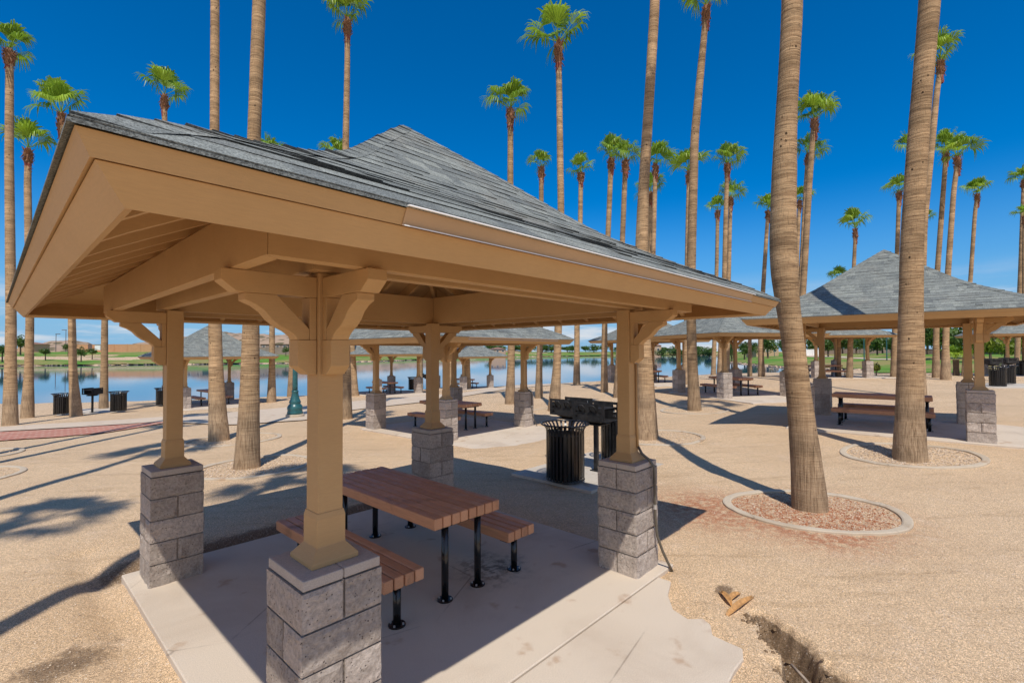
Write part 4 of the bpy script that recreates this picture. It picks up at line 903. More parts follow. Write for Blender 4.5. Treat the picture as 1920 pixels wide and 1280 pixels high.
# kerb rings and their gravel
def ring(cx_, cy_, a, b, rot, label, wdt=0.112, hgt=0.030):
    m = MB(); n = 72; rg = random.Random(int(abs(cx_*100))); v = []
    prof = [(-wdt/2, -.08), (-wdt/2, hgt*.75), (-wdt/2+.018, hgt), (wdt/2-.018, hgt), (wdt/2, hgt*.75), (wdt/2, -.08)]
    for i in range(n):
        t = 2*math.pi*i/n; rr = 1+0.012*math.sin(3*t+cx_)+0.008*math.sin(5*t)
        for o_, h in prof:
            x = (a*rr+o_)*math.cos(t); y = (b*rr+o_)*math.sin(t); v.append((cx_+x*math.cos(rot)-y*math.sin(rot), cy_+x*math.sin(rot)+y*math.cos(rot), h))
    v = np.array(v); v[:, 2] += ground(v[:, 0], v[:, 1]); np_ = len(prof)
    m.add(v-np.array([cx_, cy_, 0]), [(i*np_+j, i*np_+j+1, ((i+1) % n)*np_+j+1, ((i+1) % n)*np_+j) for i in range(n) for j in range(np_-1)])
    o = m.build('kerb_ring', CURB, None, loc=(cx_, cy_, 0)); tag(o, label, 'kerb ring', 'concrete kerb rings round the palms')
    if o.data.polygons[2].normal.z < 0: o.data.flip_normals()
RINGS = [(4.85, -2.58, 1.06, 0.84, -1.10, 'concrete kerb ring around the swollen leaning palm, red stained inside', 2600),
         (9.15, -3.32, 1.12, 0.88, -0.9, 'concrete kerb ring around the thick brown palm at right', 2000),
         (0.83, 6.35, 1.10, 1.0, 0.6, 'gravel filled kerb ring around the thicker palm left of the front post', 1800),
         (1.75, 10.6, 1.15, 1.1, 0, 'kerb ring around the slimmer palm left of the front post', 500),
         (8.5, 1.45, 1.05, 1.0, 0, 'kerb ring behind the foreground post with the conduit', 700),
         (P3[0], P3[1], 1.15, 1.1, 0, 'kerb ring around the tall palm right of the conduit post', 250),
         (-3.45, 10.1, 1.1, 1.05, 0, 'nearer of the two kerb rings at the left edge', 600), (-3.35, 13.6, 1.1, 1.05, 0, 'farther of the two kerb rings at the left edge', 300)]
q = gpt(1046, 771); RINGS.append((q[0], q[1], 1.15, 1.1, 0, 'kerb ring of the tall wide-crowned palm behind the grills', 250))
gm = MB(); rg = np.random.default_rng(5)
def stones(x, y, s, sink=0.35, red=0):
    n = len(x); z = ground(x, y)
    base = np.array([(1, 0, 0), (0, 1, 0), (-1, 0, 0), (0, -1, 0), (0, 0, .7), (0, 0, -.7)]); fs = [(0, 1, 4), (1, 2, 4), (2, 3, 4), (3, 0, 4), (1, 0, 5), (2, 1, 5), (3, 2, 5), (0, 3, 5)]
    for i in range(n):
        a = rg.uniform(0, 6.28); k = base*(1+rg.uniform(-.3, .3, (6, 3))); c_, s_ = math.cos(a), math.sin(a)
        gm.add(np.c_[k[:, 0]*c_-k[:, 1]*s_, k[:, 0]*s_+k[:, 1]*c_, k[:, 2]]*s[i]+np.array([x[i], y[i], z[i]+s[i]*sink]), fs, -1 if rg.random() < red*(0.35+0.9*vnoise(x[i], y[i], 2.5, 3)+.5) else rg.random())
for cx_, cy_, a, b, rot, lab, n in RINGS:
    ring(cx_, cy_, a, b, rot, lab)
    t = rg.uniform(0, 6.283, n); r_ = np.sqrt(rg.uniform(0.03, 0.85, n)); x = a*r_*np.cos(t); y = b*r_*np.sin(t)
    stones(cx_+x*math.cos(rot)-y*math.sin(rot), cy_+x*math.sin(rot)+y*math.cos(rot), rg.uniform(.005, .013 if n == 2600 else .019, n), red=0.42 if n == 2600 else 0)
n = 7000; Xr = rg.uniform(-1.1, 1.1, n); Zr = 1.6+8.5*rg.uniform(0, 1, n)**1.4; x = CAM[0]+R2[0]*Xr*Zr+F2[0]*Zr; y = CAM[1]+R2[1]*Xr*Zr+F2[1]*Zr
ok = ~((np.abs(x) < 2.0) & (y < 2.0) & (y > -5.5)); stones(x[ok], y[ok], 0.003+0.007*rg.uniform(0, 1, ok.sum())**2)
go = gm.build('gravel', STONE, None, tint=True); tag(go, 'loose pale gravel in the kerb rings and over the sand', 'gravel', None, 'stuff')

# crumbled soil along the broken bank of the washout
keep_gm = gm; gm = MB(); tt = rg.uniform(0, 1, 900); ii = (tt*(len(TRENCH)-1)).astype(int).clip(0, len(TRENCH)-2); ff = tt*(len(TRENCH)-1)-ii; A_ = TRENCH[ii]; B_ = TRENCH[ii+1]; e_ = (B_-A_)/np.linalg.norm(B_-A_, axis=1)[:, None]
off = rg.normal(-0.05, 0.06, 900)*(0.7+tt); pt_ = A_*(1-ff[:, None])+B_*ff[:, None]+np.stack([-e_[:, 1], e_[:, 0]], 1)*off[:, None]
stones(pt_[:, 0], pt_[:, 1], 0.006+0.022*rg.uniform(0, 1, 900)**2.2, 0.2)
sc_o = gm.build('soil_clods', SOIL, None); tag(sc_o, 'dark crumbled soil along the eroded channel', 'soil', None, 'stuff'); gm = keep_gm
# dry palm sheaths and the exposed pipe
def curl(name, x, y, L, wd, az, label, seed):
    m = MB(); rg_ = random.Random(seed); n = 9; v = []
    for i in range(n):
        t = i/(n-1); w_ = wd*math.sin(math.pi*(0.08+0.88*t))**0.7; h = 0.006+0.014*math.sin(math.pi*t)
        for k in range(5):
            u = (k-2)/2; v.append((L*(t-.5), u*w_+0.008*math.sin(t*2.5), h+0.022*u*u))
    m.add(v, [(i*5+j, (i+1)*5+j, (i+1)*5+j+1, i*5+j+1) for i in range(n-1) for j in range(4)])
    o = m.build(name, STRAW, None, smooth=True, loc=(x, y, gz(x, y)+.004)); o.rotation_euler = (0, 0, az); so_ = o.modifiers.new('thick', 'SOLIDIFY'); so_.thickness = 0.004; tag(o, label, 'palm sheath')
def sheath(a, b, wd, label, seed):
    A_, B_ = unz(a[0], a[1], -.02), unz(b[0], b[1], -.02); curl('dry_palm_sheath', (A_[0]+B_[0])/2, (A_[1]+B_[1])/2, math.hypot(B_[0]-A_[0], B_[1]-A_[1]), wd, math.atan2(B_[1]-A_[1], B_[0]-A_[0]), label, seed)
sheath((1364, 1152), (1413, 1118), 0.030, 'long pale dry palm sheath lying on the sand by the apron', 1)
sheath((1351, 1108), (1370, 1133), 0.026, 'short curled dry palm sheath, left of the long one', 2)
sheath((1369, 1124), (1388, 1112), 0.026, 'broad orange dry palm sheath lying against the short curled one', 3)
m = MB(); pp_ = [(x, y, gz(x, y)) for x, y in ((1.26, -3.175), (1.15, -3.285), (1.02, -3.40), (0.86, -3.53), (0.68, -3.66), (0.48, -3.80))]
zlo = [p_[2]+0.045 for p_ in pp_]; m.tube([(p_[0], p_[1], max(z_, -0.17)) for p_, z_ in zip(pp_, zlo)], 0.011, 10); o = m.build('irrigation_pipe', m_simple('dusty pipe', (0.42, 0.34, 0.26), 0.7, 0, 0.25, 14), None, smooth=True); tag(o, 'dusty irrigation pipe exposed in the eroded channel at bottom right', 'pipe')

# ------------------------------------------------------------------ trash cans, grills, lamp
def make_can():
    t = empty('trash_can'); m = MB(); n = 30
    for i in range(n):
        a = 2*math.pi*i/n; c_, s_ = math.cos(a), math.sin(a); w_ = 0.0185
        prof = [(0.318, 0.05), (0.318, 0.84), (0.325, 0.885), (0.352, 0.925), (0.398, 0.962)]
        v = []
        for r_, z_ in prof:
            for dr in (0, 0.007):
                for e in (-1, 1): v.append(((r_-dr)*c_-e*w_*s_, (r_-dr)*s_+e*w_*c_, z_))
        f = []
        for j in range(len(prof)-1):
            b = j*4; f += [(b, b+1, b+5, b+4), (b+3, b+2, b+6, b+7), (b+2, b, b+4, b+6), (b+1, b+3, b+7, b+5)]
        m.add(v, f)
    m.build('slat_body', BLACK, t)
    for nm, r_, z_, tr in (('rim', 0.400, 0.966, 0.014), ('band', 0.311, 0.80, 0.008), ('base_ring', 0.314, 0.055, 0.013)):
        m = MB(); k = 40; v = []
        for i in range(k):
            a = 2*math.pi*i/k
            for j in range(8): b = 2*math.pi*j/8; v.append(((r_+tr*math.cos(b))*math.cos(a), (r_+tr*math.cos(b))*math.sin(a), z_+tr*math.sin(b)))
        m.add(v, [(i*8+j, ((i+1) % k)*8+j, ((i+1) % k)*8+(j+1) % 8, i*8+(j+1) % 8) for i in range(k) for j in range(8)]); m.build(nm, BLACK, t, smooth=True)
    m = MB(); m.lathe([(0.27, 0.07), (0.275, 0.80), (0.262, 0.80), (0.255, 0.10)], 32, caps=False); m.lathe([(0.27, 0.069), (0.27, 0.075)], 32); m.build('liner', BLACK, t, smooth=False)
    return t
can0 = make_can()
def can(x, y, lab, first=False, rz=0.0):
    o = can0 if first else copy_tree(can0); o.location = (x, y, gz(x, y)+0.03); o.rotation_euler = (0, 0, rz); tag(o, lab, 'trash can', 'slatted black trash cans')
def make_grill():
    t = empty('park_grill'); m = MB()
    for sx_ in (-1, 1):
        X_ = sx_*0.235
        m.box((X_, 0, 1.02), (0.006, 0.40, 0.30))
        for e in (-1, 1):
            for z_ in (0.895, 0.975, 1.055, 1.145): m.box((X_, e*0.23, z_), (0.006, 0.060, 0.045))
            m.box((X_, e*0.290, 1.02), (0.006, 0.060, 0.30))
    m.box((0, 0.317, 0.985), (0.464, 0.006, 0.23)); m.box((0, 0, 0.872), (0.464, 0.64, 0.006)); m.build('firebox', GRILLM, t)
    m = MB()
    for i in range(17): m.tube([(-0.22, -0.28+i*0.035, 1.085), (0.22, -0.28+i*0.035, 1.085)], 0.006, 6)
    for x in (-0.215, 0.215): m.tube([(x, -0.30, 1.078), (x, 0.30, 1.078)], 0.008, 6)
    m.build('grate', GRILLM, t)
    for e in (-1, 1):
        m = MB(); m.tube([(-0.245, e*0.11-0.05, 1.02), (-0.285, e*0.11-0.06, 1.10), (-0.290, e*0.11-0.03, 1.135), (-0.290, e*0.11+0.03, 1.135), (-0.285, e*0.11+0.06, 1.10), (-0.245, e*0.11+0.05, 1.02)], 0.011, 8); m.build('handle', GRILLM, t, smooth=True)
    m = MB(); m.box((0, 0, 0.80), (0.30, 0.36, 0.02)); m.add([(-.19, -.22, .868), (.19, -.22, .868), (.19, .22, .868), (-.19, .22, .868), (-.06, -.08, .78), (.06, -.08, .78), (.06, .08, .78), (-.06, .08, .78)], [(0, 1, 5, 4), (1, 2, 6, 5), (2, 3, 7, 6), (3, 0, 4, 7), (4, 5, 6, 7)]); m.build('ash_pan', GRILLM, t)
    m = MB(); m.box((0, 0, 0.40), (0.065, 0.065, 0.80)); m.box((0, 0, 0.008), (0.16, 0.16, 0.016)); m.build('post', GRILLM, t)
    return t
gr0 = make_grill()
def grill(x, y, rz, lab, first=False, sc=1.0):
    o = gr0 if first else copy_tree(gr0); o.location = (x, y, gz(x, y)+0.03); o.rotation_euler = (0, 0, rz); o.scale = (sc,)*3; tag(o, lab, 'grill', 'charcoal grills on posts')
def pad(poly, lab):
    P_ = [(x, y) for x, y in poly]; cx_ = sum(p_[0] for p_ in P_)/len(P_); cy_ = sum(p_[1] for p_ in P_)/len(P_); z = gz(cx_, cy_)+0.03
    m = MB(); n = len(P_); m.add([(p_[0], p_[1], z) for p_ in P_]+[(p_[0], p_[1], z-.2) for p_ in P_], [tuple(range(n)), tuple(range(n, 2*n))[::-1]]+[(i, n+i, n+(i+1) % n, (i+1) % n) for i in range(n)])
    o = m.build('pavement', PAD, None, bevel=0.006, seg=1); tag(o, lab, kind='structure')
pad([(3.55, 0.15), (6.05, 0.15), (6.05, 1.85), (3.55, 1.85)], 'pale concrete pad under the near trash can and grills')
can(3.76, 0.80, 'big slatted black trash can with flared rim nearest the camera, on the pale pad', True)
can(5.62, 0.92, 'black slatted trash can behind the foreground post with the conduit', rz=.3)
grill(4.72, 0.82, 0.0, 'right one of the two sooty grills beside the near trash can', True, 1.06)
grill(5.05, 1.62, 0.0, 'left one of the two sooty grills beside the near trash can', sc=1.06)
qa, qb, qc = gpt(117, 778.5), gpt(222, 773), gpt(173, 774)
pad([tuple(gpt(*q)[:2]) for q in ((104, 780), (238, 773.5), (230, 766), (112, 771))], 'pale pad under the left trash cans')
can(qa[0], qa[1], 'left trash can beside the far left pedestal grill'); can(qb[0], qb[1], 'right trash can beside the far left pedestal grill'); grill(qc[0], qc[1], R(-48), 'single pedestal grill between the two left trash cans', sc=1.0)
qa, qb, qd = gpt(1871, 726), gpt(1889, 721), gpt(1918, 705)
pad([tuple(gpt(*q)[:2]) for q in ((1842, 728), (1960, 729), (1960, 716), (1850, 716))], 'pale pad under the right hand trash cans')
can(qa[0], qa[1], 'front one of the two overlapping trash cans at the right edge'); can(qb[0], qb[1], 'rear one of the two overlapping trash cans at the right edge'); can(qd[0], qd[1], 'trash can cut by the right edge of the picture')
q = gpt(1862, 714); grill(q[0], q[1], R(40), 'left grill showing above the overlapping trash cans at right', sc=1.05); q = gpt(1892, 711); grill(q[0], q[1], R(40), 'right grill showing above the overlapping trash cans at right', sc=1.05)
q = gpt(800, 731); grill(q[0], q[1], R(-45), 'grill by the water right of the white-striped pavilion’s left pier', sc=1.15); q = gpt(774, 732); can(q[0], q[1], 'trash can half hidden behind a lakeside pier')
q = gpt(305, 761); can(q[0], q[1], 'dark trash can just left of the left foreground post')

def lamp_post(q, H, full, label, rsc=1.0, top=True):
    z = gz(q[0], q[1]); t = empty('street_lamp', (q[0], q[1], z), 0, label, 'street lamp', 'park lamp posts')
    if full:
        m = MB(); m.lathe([(0.34, -.2), (0.34, 0.10), (0.32, 0.13)], 24); m.build('footing', CURB, t)
        m = MB(); pr = [(.285, .13), (.29, .20), (.27, .24), (.275, .30), (.285, .36), (.27, .43), (.225, .50), (.195, .53), (.21, .56), (.215, .60), (.185, .66), (.15, .76), (.125, .88), (.112, .96), (.125, .98), (.125, 1.02), (.10, 1.05)]
        m.tube_z([(0, 0, z_) for r_, z_ in pr], [r_ for r_, z_ in pr], 32, wob=lambda a, i: 1+(0.02*np.cos(16*a) if i > 8 else 0)); m.build('base', TEAL, t, smooth=True)
    m = MB(); m.tube_z([(0, 0, z_) for z_ in np.linspace(1.0 if full else -.1, H, 14)], np.linspace(0.095, 0.062, 14)*rsc, 48 if full else 10, wob=lambda a, i: 1+0.045*np.cos(12*a)); m.build('shaft', TEAL, t, smooth=True)
    if not top: return
    m = MB(); m.lathe([(.07, H), (.13, H+.05), (.09, H+.10), (.16, H+.16)], 20); m.build('lantern_holder', TEAL, t, smooth=True)
    m = MB(); m.lathe([(.14, H+.161), (.20, H+.30), (.21, H+.42), (.16, H+.56), (.05, H+.66)], 20); m.build('globe', GLOBE, t, smooth=True)
lamp_post(gpt(553, 782), 4.0, True, 'teal cast iron lamp post with a fluted base on a concrete footing')
lamp_post(gpt(1620.5, 678), 5.5, False, 'thin green lamp post on the lawn left of the distant pavilion’s pier', 1.3)
lamp_post(gpt(1663, 676), 5.5, False, 'thin grey-blue lamp post on the lawn left of the thick brown trunk', 1.3)
lamp_post(gpt(1452, 668), 3.6, False, 'thin pale lamp post far off on the golf lawn', 1.3, False)
for x, y0, y1, lab in ((104.5, 668, 626, 'shorter of the two tall parking light poles across the lake'), (123, 668, 618.5, 'taller of the two tall parking light poles across the lake')):
    P_ = atZ(x, y0, 240); P_[2] = gz(P_[0], P_[1]); Tp = atZ(x, y1, 240); t = empty('light_pole', tuple(P_), 0, lab, 'light pole', 'parking light poles'); m = MB(); h = Tp[2]-P_[2]
    m.tube([(0, 0, -.5), (0, 0, h)], (0.16, 0.12), 8); m.build('pole', GALV, t); m = MB(); d = -1 if x > 110 else 1; m.box((R2[0]*d*.9, R2[1]*d*.9, h), (2.0, .5, .28), rz=-YAW); m.build('lamp_head', GALV, t)

# ------------------------------------------------------------------ far trees, bushes, houses, hills
def foliage(name, seed, n, leaf, flat=1.0, mat=TREEL, blobs=9):
    rg_ = np.random.default_rng(seed); m = MB()
    cen = rg_.normal(0, 1, (blobs, 3)); cen /= np.linalg.norm(cen, axis=1)[:, None]; cen *= rg_.uniform(.25, .62, (blobs, 1)); cen[:, 2] *= 0.8*flat; rad = rg_.uniform(.28, .50, blobs); tint = rg_.uniform(.2, .85, blobs)
    for i in range(n):
        b = rg_.integers(blobs); d = rg_.normal(0, 1, 3); d /= np.linalg.norm(d); p_ = cen[b]+d*rad[b]*rg_.uniform(.65, 1.08)*np.array([1, 1, flat])
        a = rg_.normal(0, 1, 3); a /= np.linalg.norm(a); c_ = np.cross(a, d+rg_.normal(0, .5, 3)); c_ /= np.linalg.norm(c_)+1e-9; s = leaf*rg_.uniform(.6, 1.4)
        m.add([p_-a*s-c_*s*.35, p_+c_*s*.6, p_+a*s-c_*s*.2, p_-c_*s*.6], [(0, 1, 2, 3)], float(np.clip(tint[b]+rg_.normal(0, .15), 0, 1)))
    o = m.build(name, mat, None, tint=True); me = o.data; bpy.data.objects.remove(o); return me
FOL = [foliage('crown', 1, 900, .085), foliage('crown', 2, 900, .085, .8), foliage('crown', 3, 800, .09, 1.15), foliage('crown', 4, 900, .085, .7, blobs=12)]
FOLB = [foliage('crown', 8, 500, .12, .7, BRIGHTL)]
def trunk_mesh(seed):
    m = MB(); rg_ = random.Random(seed)
    m.tube([(0, 0, -.1), (.01, 0, .25), (.03*rg_.uniform(-1, 1), .02, .6)], (.055, .042, .035), 8)
    for k in range(4):
        a = k*1.6+rg_.random(); m.tube([(0, 0, .42+.04*k), (.16*math.cos(a), .16*math.sin(a), .68+.03*k), (.30*math.cos(a), .30*math.sin(a), .86)], (.026, .018, .008), 6)
    o = m.build('trunk', BARK); me = o.data; bpy.data.objects.remove(o); return me
TRK = [trunk_mesh(1), trunk_mesh(2)]; NT = 0
def tree(px, py, wpx, hpx, label, group, Z=None, var=None, clear=0.35, mats=None):
    if group.startswith('young'): wpx *= 1.3; hpx *= 1.2
    """px,py: foot in the picture; wpx,hpx: crown width and whole height in picture px"""
    global NT; NT += 1; rg_ = random.Random(NT)
    if Z is None: P = gpt(px, py); Z = depth(P)
    else: P = atZ(px, py, Z)
    z = gz(P[0], P[1]); k = Z/FPX; h = hpx*k; w_ = wpx*k; t = empty('tree', (P[0], P[1], z), rg_.uniform(0, 6), label, 'tree', group)
    link_mesh('trunk', TRK[NT % 2], t, (0, 0, 0), (0, 0, 0), (max(h*.75, w_*.5), max(h*.75, w_*.5), h))
    ch = h*(1-clear); link_mesh('crown', (mats or FOL)[(NT if var is None else var) % len(mats or FOL)], t, (0, 0, h-ch*.52), (0, 0, rg_.uniform(0, 6)), (w_*.56, w_*.56, ch*.62))
for px, py, w_, h_, lab in ((4, 679, 24, 30, 'round young tree at the left edge of the far bank'), (38, 666, 26, 32, 'dark young tree between the two leftmost palms'), (85, 676, 17, 22, 'small round tree on the far bank right of the second palm'), (82, 655, 18, 14, 'bushy tree before the tan building across the lake'),
    (128, 668, 18, 22, 'young tree partly behind the third palm trunk'), (152, 679, 14, 25, 'small round tree on the far bank right of the third palm'), (173, 674, 17, 20, 'small spreading tree on the far bank left of the fourth palm'), (226, 657, 12, 13, 'tiny tree in front of the terracotta wall, left of the post'), (257, 655, 11, 11, 'tiny tree in front of the terracotta wall, near the post'),
    (536, 668, 12, 16, 'small tree by the grey wall beside the lamp post'), (938, 667, 18, 18, 'small dark tree on the bank seen under the white-striped eave')):
    tree(px, py, w_, h_, lab, 'young trees across the lake')
rg = random.Random(12)
for i in range(22):
    px = 925+i*19+rg.uniform(-6, 6); tree(px, 664-0.002*(px-960), rg.uniform(24, 40), rg.uniform(12, 19), 'bushy green tree in the low treeline across the water', 'treeline across the lake', 470+rg.uniform(-20, 60), None, .08)
for px, py, w_, h_, Z, lab in ((1372, 679, 22, 46, 150, 'bright green young tree at the lake edge behind the corner-on pavilion'), (1396, 672, 30, 40, 165, 'pale green tree left of the short palm trunk behind the corner-on pavilion'), (1440, 672, 34, 46, 170, 'broad tree behind the lawn left of the leaning palm'), (1470, 668, 26, 36, 190, 'dark tree hidden behind the leaning palm'),
    (1520, 664, 30, 40, 175, 'dark tree just right of the leaning palm'), (1553, 668, 40, 44, 150, 'dark tree behind the middle post of the distant pavilion'), (1580, 666, 36, 38, 170, 'yellow green tree left of the lone palm trunk'), (1606, 665, 44, 40, 180, 'olive tree right of the lone palm trunk under the distant eave'), (1645, 668, 44, 42, 140, 'airy tree between the two thin lamp posts'),
    (1672, 672, 30, 46, 120, 'dark green tree behind the palm left of the thick trunk'), (1740, 668, 46, 60, 120, 'dense dark tree right of the thick brown trunk'), (1778, 662, 50, 60, 130, 'tree behind the two close palms at right'), (1800, 664, 46, 58, 105, 'olive tree beside the right hand pavilion post'), (1705, 664, 40, 46, 150, 'tree behind the thick brown trunk'),
    (1240, 664, 26, 22, 330, 'tree before the pink house across the water'), (1268, 664, 30, 24, 320, 'tree right of the pink house across the water'), (1300, 664, 34, 26, 300, 'rounded tree behind the tall right-leaning palm trunk'), (1330, 664, 30, 28, 280, 'tree on the far shore left of the corner-on pavilion’s front post'),
    (1762, 672, 70, 78, 95, 'wide dark tree between the thick brown trunk and the two close palms'), (1822, 676, 70, 84, 92, 'wide olive tree right behind the right hand pavilion’s near post'), (1875, 668, 70, 66, 125, 'dark tree above the overlapping trash cans'), (1698, 668, 50, 70, 130, 'dark tree just left of the thick brown trunk'), (1690, 666, 60, 52, 140, 'olive tree left of the thick brown trunk, before the grey wall'), (1540, 664, 50, 36, 185, 'low dark tree between the leaning palm and the lone palm trunk'), (1575, 664, 56, 34, 195, 'low olive tree behind the distant pavilion’s middle'), (1655, 664, 60, 40, 170, 'broad dark tree behind the two thin lamp posts'), (1410, 668, 40, 34, 190, 'low dark tree behind the corner-on pavilion'),
    (1925, 672, 70, 74, 110, 'dark tree at the right edge behind the trash cans'), (1625, 664, 60, 44, 160, 'wide pale tree behind the distant pavilion’s right post')):
    tree(px, py, w_, h_, lab, 'trees round the golf lawn', Z, None, .12)
for px, py, w_, h_, Z, lab in ((1858, 700, 46, 64, 75, 'big yellow green bush palm right of the conduit post at right'), (1885, 694, 40, 52, 80, 'yellow bush behind the overlapping trash cans'), (1838, 690, 40, 60, 85, 'green shrub behind the right hand pavilion’s near post'), (1905, 690, 40, 56, 85, 'green shrub behind the trash cans at the right edge'), (1643, 704, 20, 30, None, 'dry yellowish bush by the distant pavilion’s right pier')):
    tree(px, py, w_, h_, lab, 'bushes at the right', Z, 0, .05, FOLB)
# young fan palm on the lawn at right
P_ = gpt(1793, 704); Z = depth(P_); t = empty('palm_tree', (P_[0], P_[1], gz(P_[0], P_[1])), 0, 'knee-high dark stemmed fan palm with a green head on the lawn at right', 'palm tree'); k = Z/FPX
m = MB(); m.tube_z([(0, 0, -.2), (0, 0, .5), (0, 0, 30*k)], (6*k, 4.5*k, 5*k), 10); m.build('trunk', BARK, t); link_mesh('crown', CROWNS[2], t, (0, 0, 32*k), (0, 0, 1), 50*k/2.0)

def house(px0_, px1_, ypx_base, ypx_eave, ypx_top, Z, wallm, roofm, label, wins=3, deep=9.0, hip=True, name='house', cat='house'):
    A = atZ(px0_, ypx_base, Z); B = atZ(px1_, ypx_base, Z); L = math.hypot(B[0]-A[0], B[1]-A[1]); rz = math.atan2(B[1]-A[1], B[0]-A[0])
    zb = min(gz(A[0], A[1]), gz(B[0], B[1]))-.2; k = Z/FPX; z0 = A[2]; he = max(2.2, (ypx_base-ypx_eave)*k); ht = (ypx_base-ypx_top)*k
    t = empty(name, (A[0], A[1], z0), rz, label, cat, 'buildings across the lake')
    m = MB(); m.box((L/2, deep/2, (he+zb-z0)/2), (L, deep, he-(zb-z0))); m.build('wall', wallm, t)
    m = MB(); o_ = .5; r_ = min(deep/2, L/2)*.9
    v = [(-o_, -o_, he), (L+o_, -o_, he), (L+o_, deep+o_, he), (-o_, deep+o_, he), (r_ if hip else 0, deep/2, ht), (L-r_ if hip else L, deep/2, ht)]
    m.add(v, [(0, 1, 5, 4), (1, 2, 5), (2, 3, 4, 5), (3, 0, 4), (3, 2, 1, 0)]); m.build('roof', roofm, t)
    for i in range(wins):
        x = L*(i+.5)/wins; m = MB(); m.box((x, -.03, he*.52), (min(1.6, L/wins*.45), .08, he*.36)); wd = m.build('window', WHITE, t); m = MB(); m.box((x, -.075, he*.52), (min(1.35, L/wins*.38), .02, he*.29)); m.build('pane', GLASSD, wd)
house(33, 62, 655, 645, 641, 250, STUCCO, TILE, 'tan building with a low roof at far left across the lake', 2)
house(488, 540, 654, 650, 646, 230, GREYW, TILE, 'long brown roofed building behind the left palm pair', 4)
house(330, 380, 655, 651, 647, 240, GREYW, TILE, 'brown building across the lake left of the palm pair', 3)
house(918, 948, 662, 656, 651, 260, STUCCO, TILE, 'house on the far bank seen under the white-striped eave', 3)
house(1205, 1240, 663, 648, 641, 360, STUCCO, TILE, 'pink two-storey house across the water', 3)
house(1418, 1460, 664, 651, 645, 210, STUCCO, TILE, 'house with a terracotta roof behind the far lawn', 3)
house(1640, 1682, 664, 646, 637, 210, STUCCO, TILE, 'pinkish house roof behind the thin lamp posts', 3)
house(1872, 1915, 668, 652, 642, 130, STUCCO, TILE, 'tan house behind the trash cans at right', 3)
def wall(px0_, px1_, yb, yt, Z0, Z1, mat, label):
    A = atZ(px0_, yb, Z0); B = atZ(px1_, yb, Z1); L = math.hypot(B[0]-A[0], B[1]-A[1]); h = max(1.2, (yb-yt)*Z0/FPX); n = max(4, int(L/6)); m = MB(); rz = math.atan2(B[1]-A[1], B[0]-A[0])
    zb = min(gz(*(A[:2]+(B[:2]-A[:2])*i/10)) for i in range(11))-.4-A[2]
    m.box((L/2, 0, (h+zb)/2), (L, .25, h-zb)); m.box((L/2, 0, h+.05), (L, .34, .1))
    for i in range(n+1): m.box((L*i/n, 0, (h+.15+zb)/2), (.5, .5, h+.15-zb))
    o = m.build('garden_wall', mat, None, loc=tuple(A)); o.rotation_euler = (0, 0, rz); tag(o, label, 'wall')
wall(140, 312, 655.5, 646, 235, 235, WALLM, 'long terracotta block wall across the lake at left')
wall(478, 560, 658, 652.5, 215, 215, GREYW, 'brown wall below the roofs behind the left palm pair')
wall(1486, 1536, 662, 656, 170, 170, WHITE, 'white wall behind the lawn right of the leaning palm')
wall(1540, 1690, 664, 654, 190, 180, GREYW, 'long brown grey wall behind the far lawn')
wall(1690, 1960, 668, 655, 150, 120, GREYW, 'grey brown wall behind the lawn at right')
A = atZ(169, 652, 233); t = empty('gate', (A[0], A[1], A[2]-.6), -YAW, 'dark double gate in the terracotta wall', 'gate'); m = MB()
for i in range(12): m.box((-.9+i*.165, 0, 1.2), (.11, .05, 2.3))
m.build('leaf_panel', GALV, t); [MB().box((0, -.04, z), (2.0, .05, .1)).build('rail', GALV, t) for z in (.3, 1.2, 2.1)]
A = atZ(178, 654, 228); t = empty('shed', (A[0], A[1], A[2]-.5), -YAW, 'white utility shed before the terracotta wall', 'shed'); m = MB(); m.box((1.2, 1, 1.2), (2.6, 2, 2.4)); m.build('wall', WHITE, t); m = MB(); m.add([(-.3, -.2, 2.4), (2.7, -.2, 2.4), (2.7, 2.2, 2.55), (-.3, 2.2, 2.55), (-.3, -.2, 2.5), (2.7, -.2, 2.5), (2.7, 2.2, 2.65), (-.3, 2.2, 2.65)], [(0, 3, 2, 1), (4, 5, 6, 7), (0, 1, 5, 4), (1, 2, 6, 5), (2, 3, 7, 6), (3, 0, 4, 7)]); m.build('roof', GREYW, t)
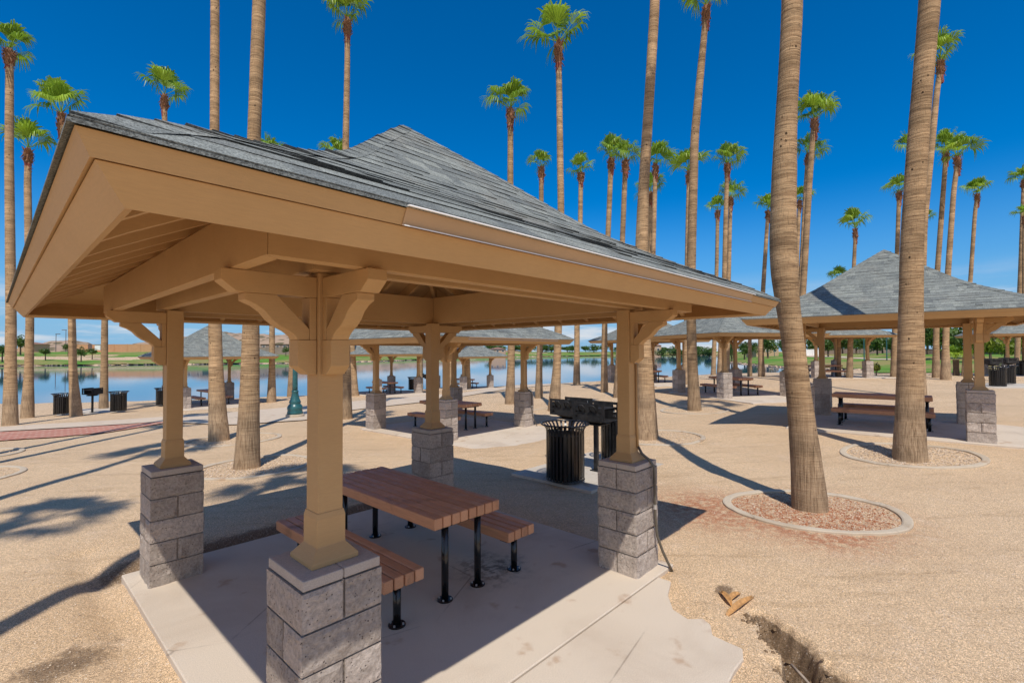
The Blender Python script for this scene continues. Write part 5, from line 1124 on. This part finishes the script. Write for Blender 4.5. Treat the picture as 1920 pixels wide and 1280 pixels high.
# hills
def hill_z(X, Z):
    px = 960+FPX*X/Z; top = np.interp(px, [-400, 20, 60, 90, 130, 165, 190, 215, 250, 285, 330, 400, 470, 560, 640, 700, 760, 830, 900, 1000], [652, 651, 646, 637, 636, 640, 650, 645, 639, 635, 629, 622, 624, 626, 630, 636, 642, 648, 653, 660])
    h = (660-top)*520/FPX+2.17; return h
nX, nZ = 420, 46; rr_ = np.linspace(-1.55, 0.04, nX); Zs = np.linspace(430, 640, nZ); gX, gZ = np.meshgrid(rr_, Zs); x = CAM[0]+R2[0]*gX*gZ+F2[0]*gZ; y = CAM[1]+R2[1]*gX*gZ+F2[1]*gZ
prof = np.sin(np.clip((gZ-430)/210, 0, 1)*math.pi)**0.7; hz = hill_z(gX*gZ, gZ)*prof*(1+0.22*fbm(x, y, .03, 4))+fbm(x, y, .12, 3)*1.0*prof-3*(1-prof)
idx = np.arange(nX*nZ).reshape(nZ, nX); m = MB(); m.add(np.stack([x.ravel(), y.ravel(), hz.ravel()], 1), [(idx[j, i], idx[j, i+1], idx[j+1, i+1], idx[j+1, i]) for j in range(nZ-1) for i in range(nX-1)])
ho = m.build('hills', HILL, smooth=True); tag(ho, 'low stony desert hills dotted with scrub', kind='structure')
# rocky edge along the far shore
m = MB(); rg2 = np.random.default_rng(9); P_ = LAKE[len(shore):len(shore)+len(far)]
for a, b in zip(P_[:-1], P_[1:]):
    L = np.linalg.norm(b-a)
    if depth(a) > 330: continue
    for i in range(int(min(L/0.9, 130))):
        t = rg2.random(); c_ = a+(b-a)*t+rg2.normal(0, .45, 2); s = rg2.uniform(.14, .38); k = np.array([(1, 0, 0), (0, 1, 0), (-1, 0, 0), (0, -1, 0), (0, 0, .7), (0, 0, -.7)])*(1+rg2.uniform(-.3, .3, (6, 3)))*s
        m.add(k+np.array([c_[0], c_[1], WATER_Z+.12]), [(0, 1, 4), (1, 2, 4), (2, 3, 4), (3, 0, 4), (1, 0, 5), (2, 1, 5), (3, 2, 5), (0, 3, 5)])
ro = m.build('shore_rocks', ROCK); tag(ro, 'low rocky edging along the far shore', 'rocks', None, 'stuff')
SC.cycles.use_denoising = True
SC.cycles.max_bounces = 8
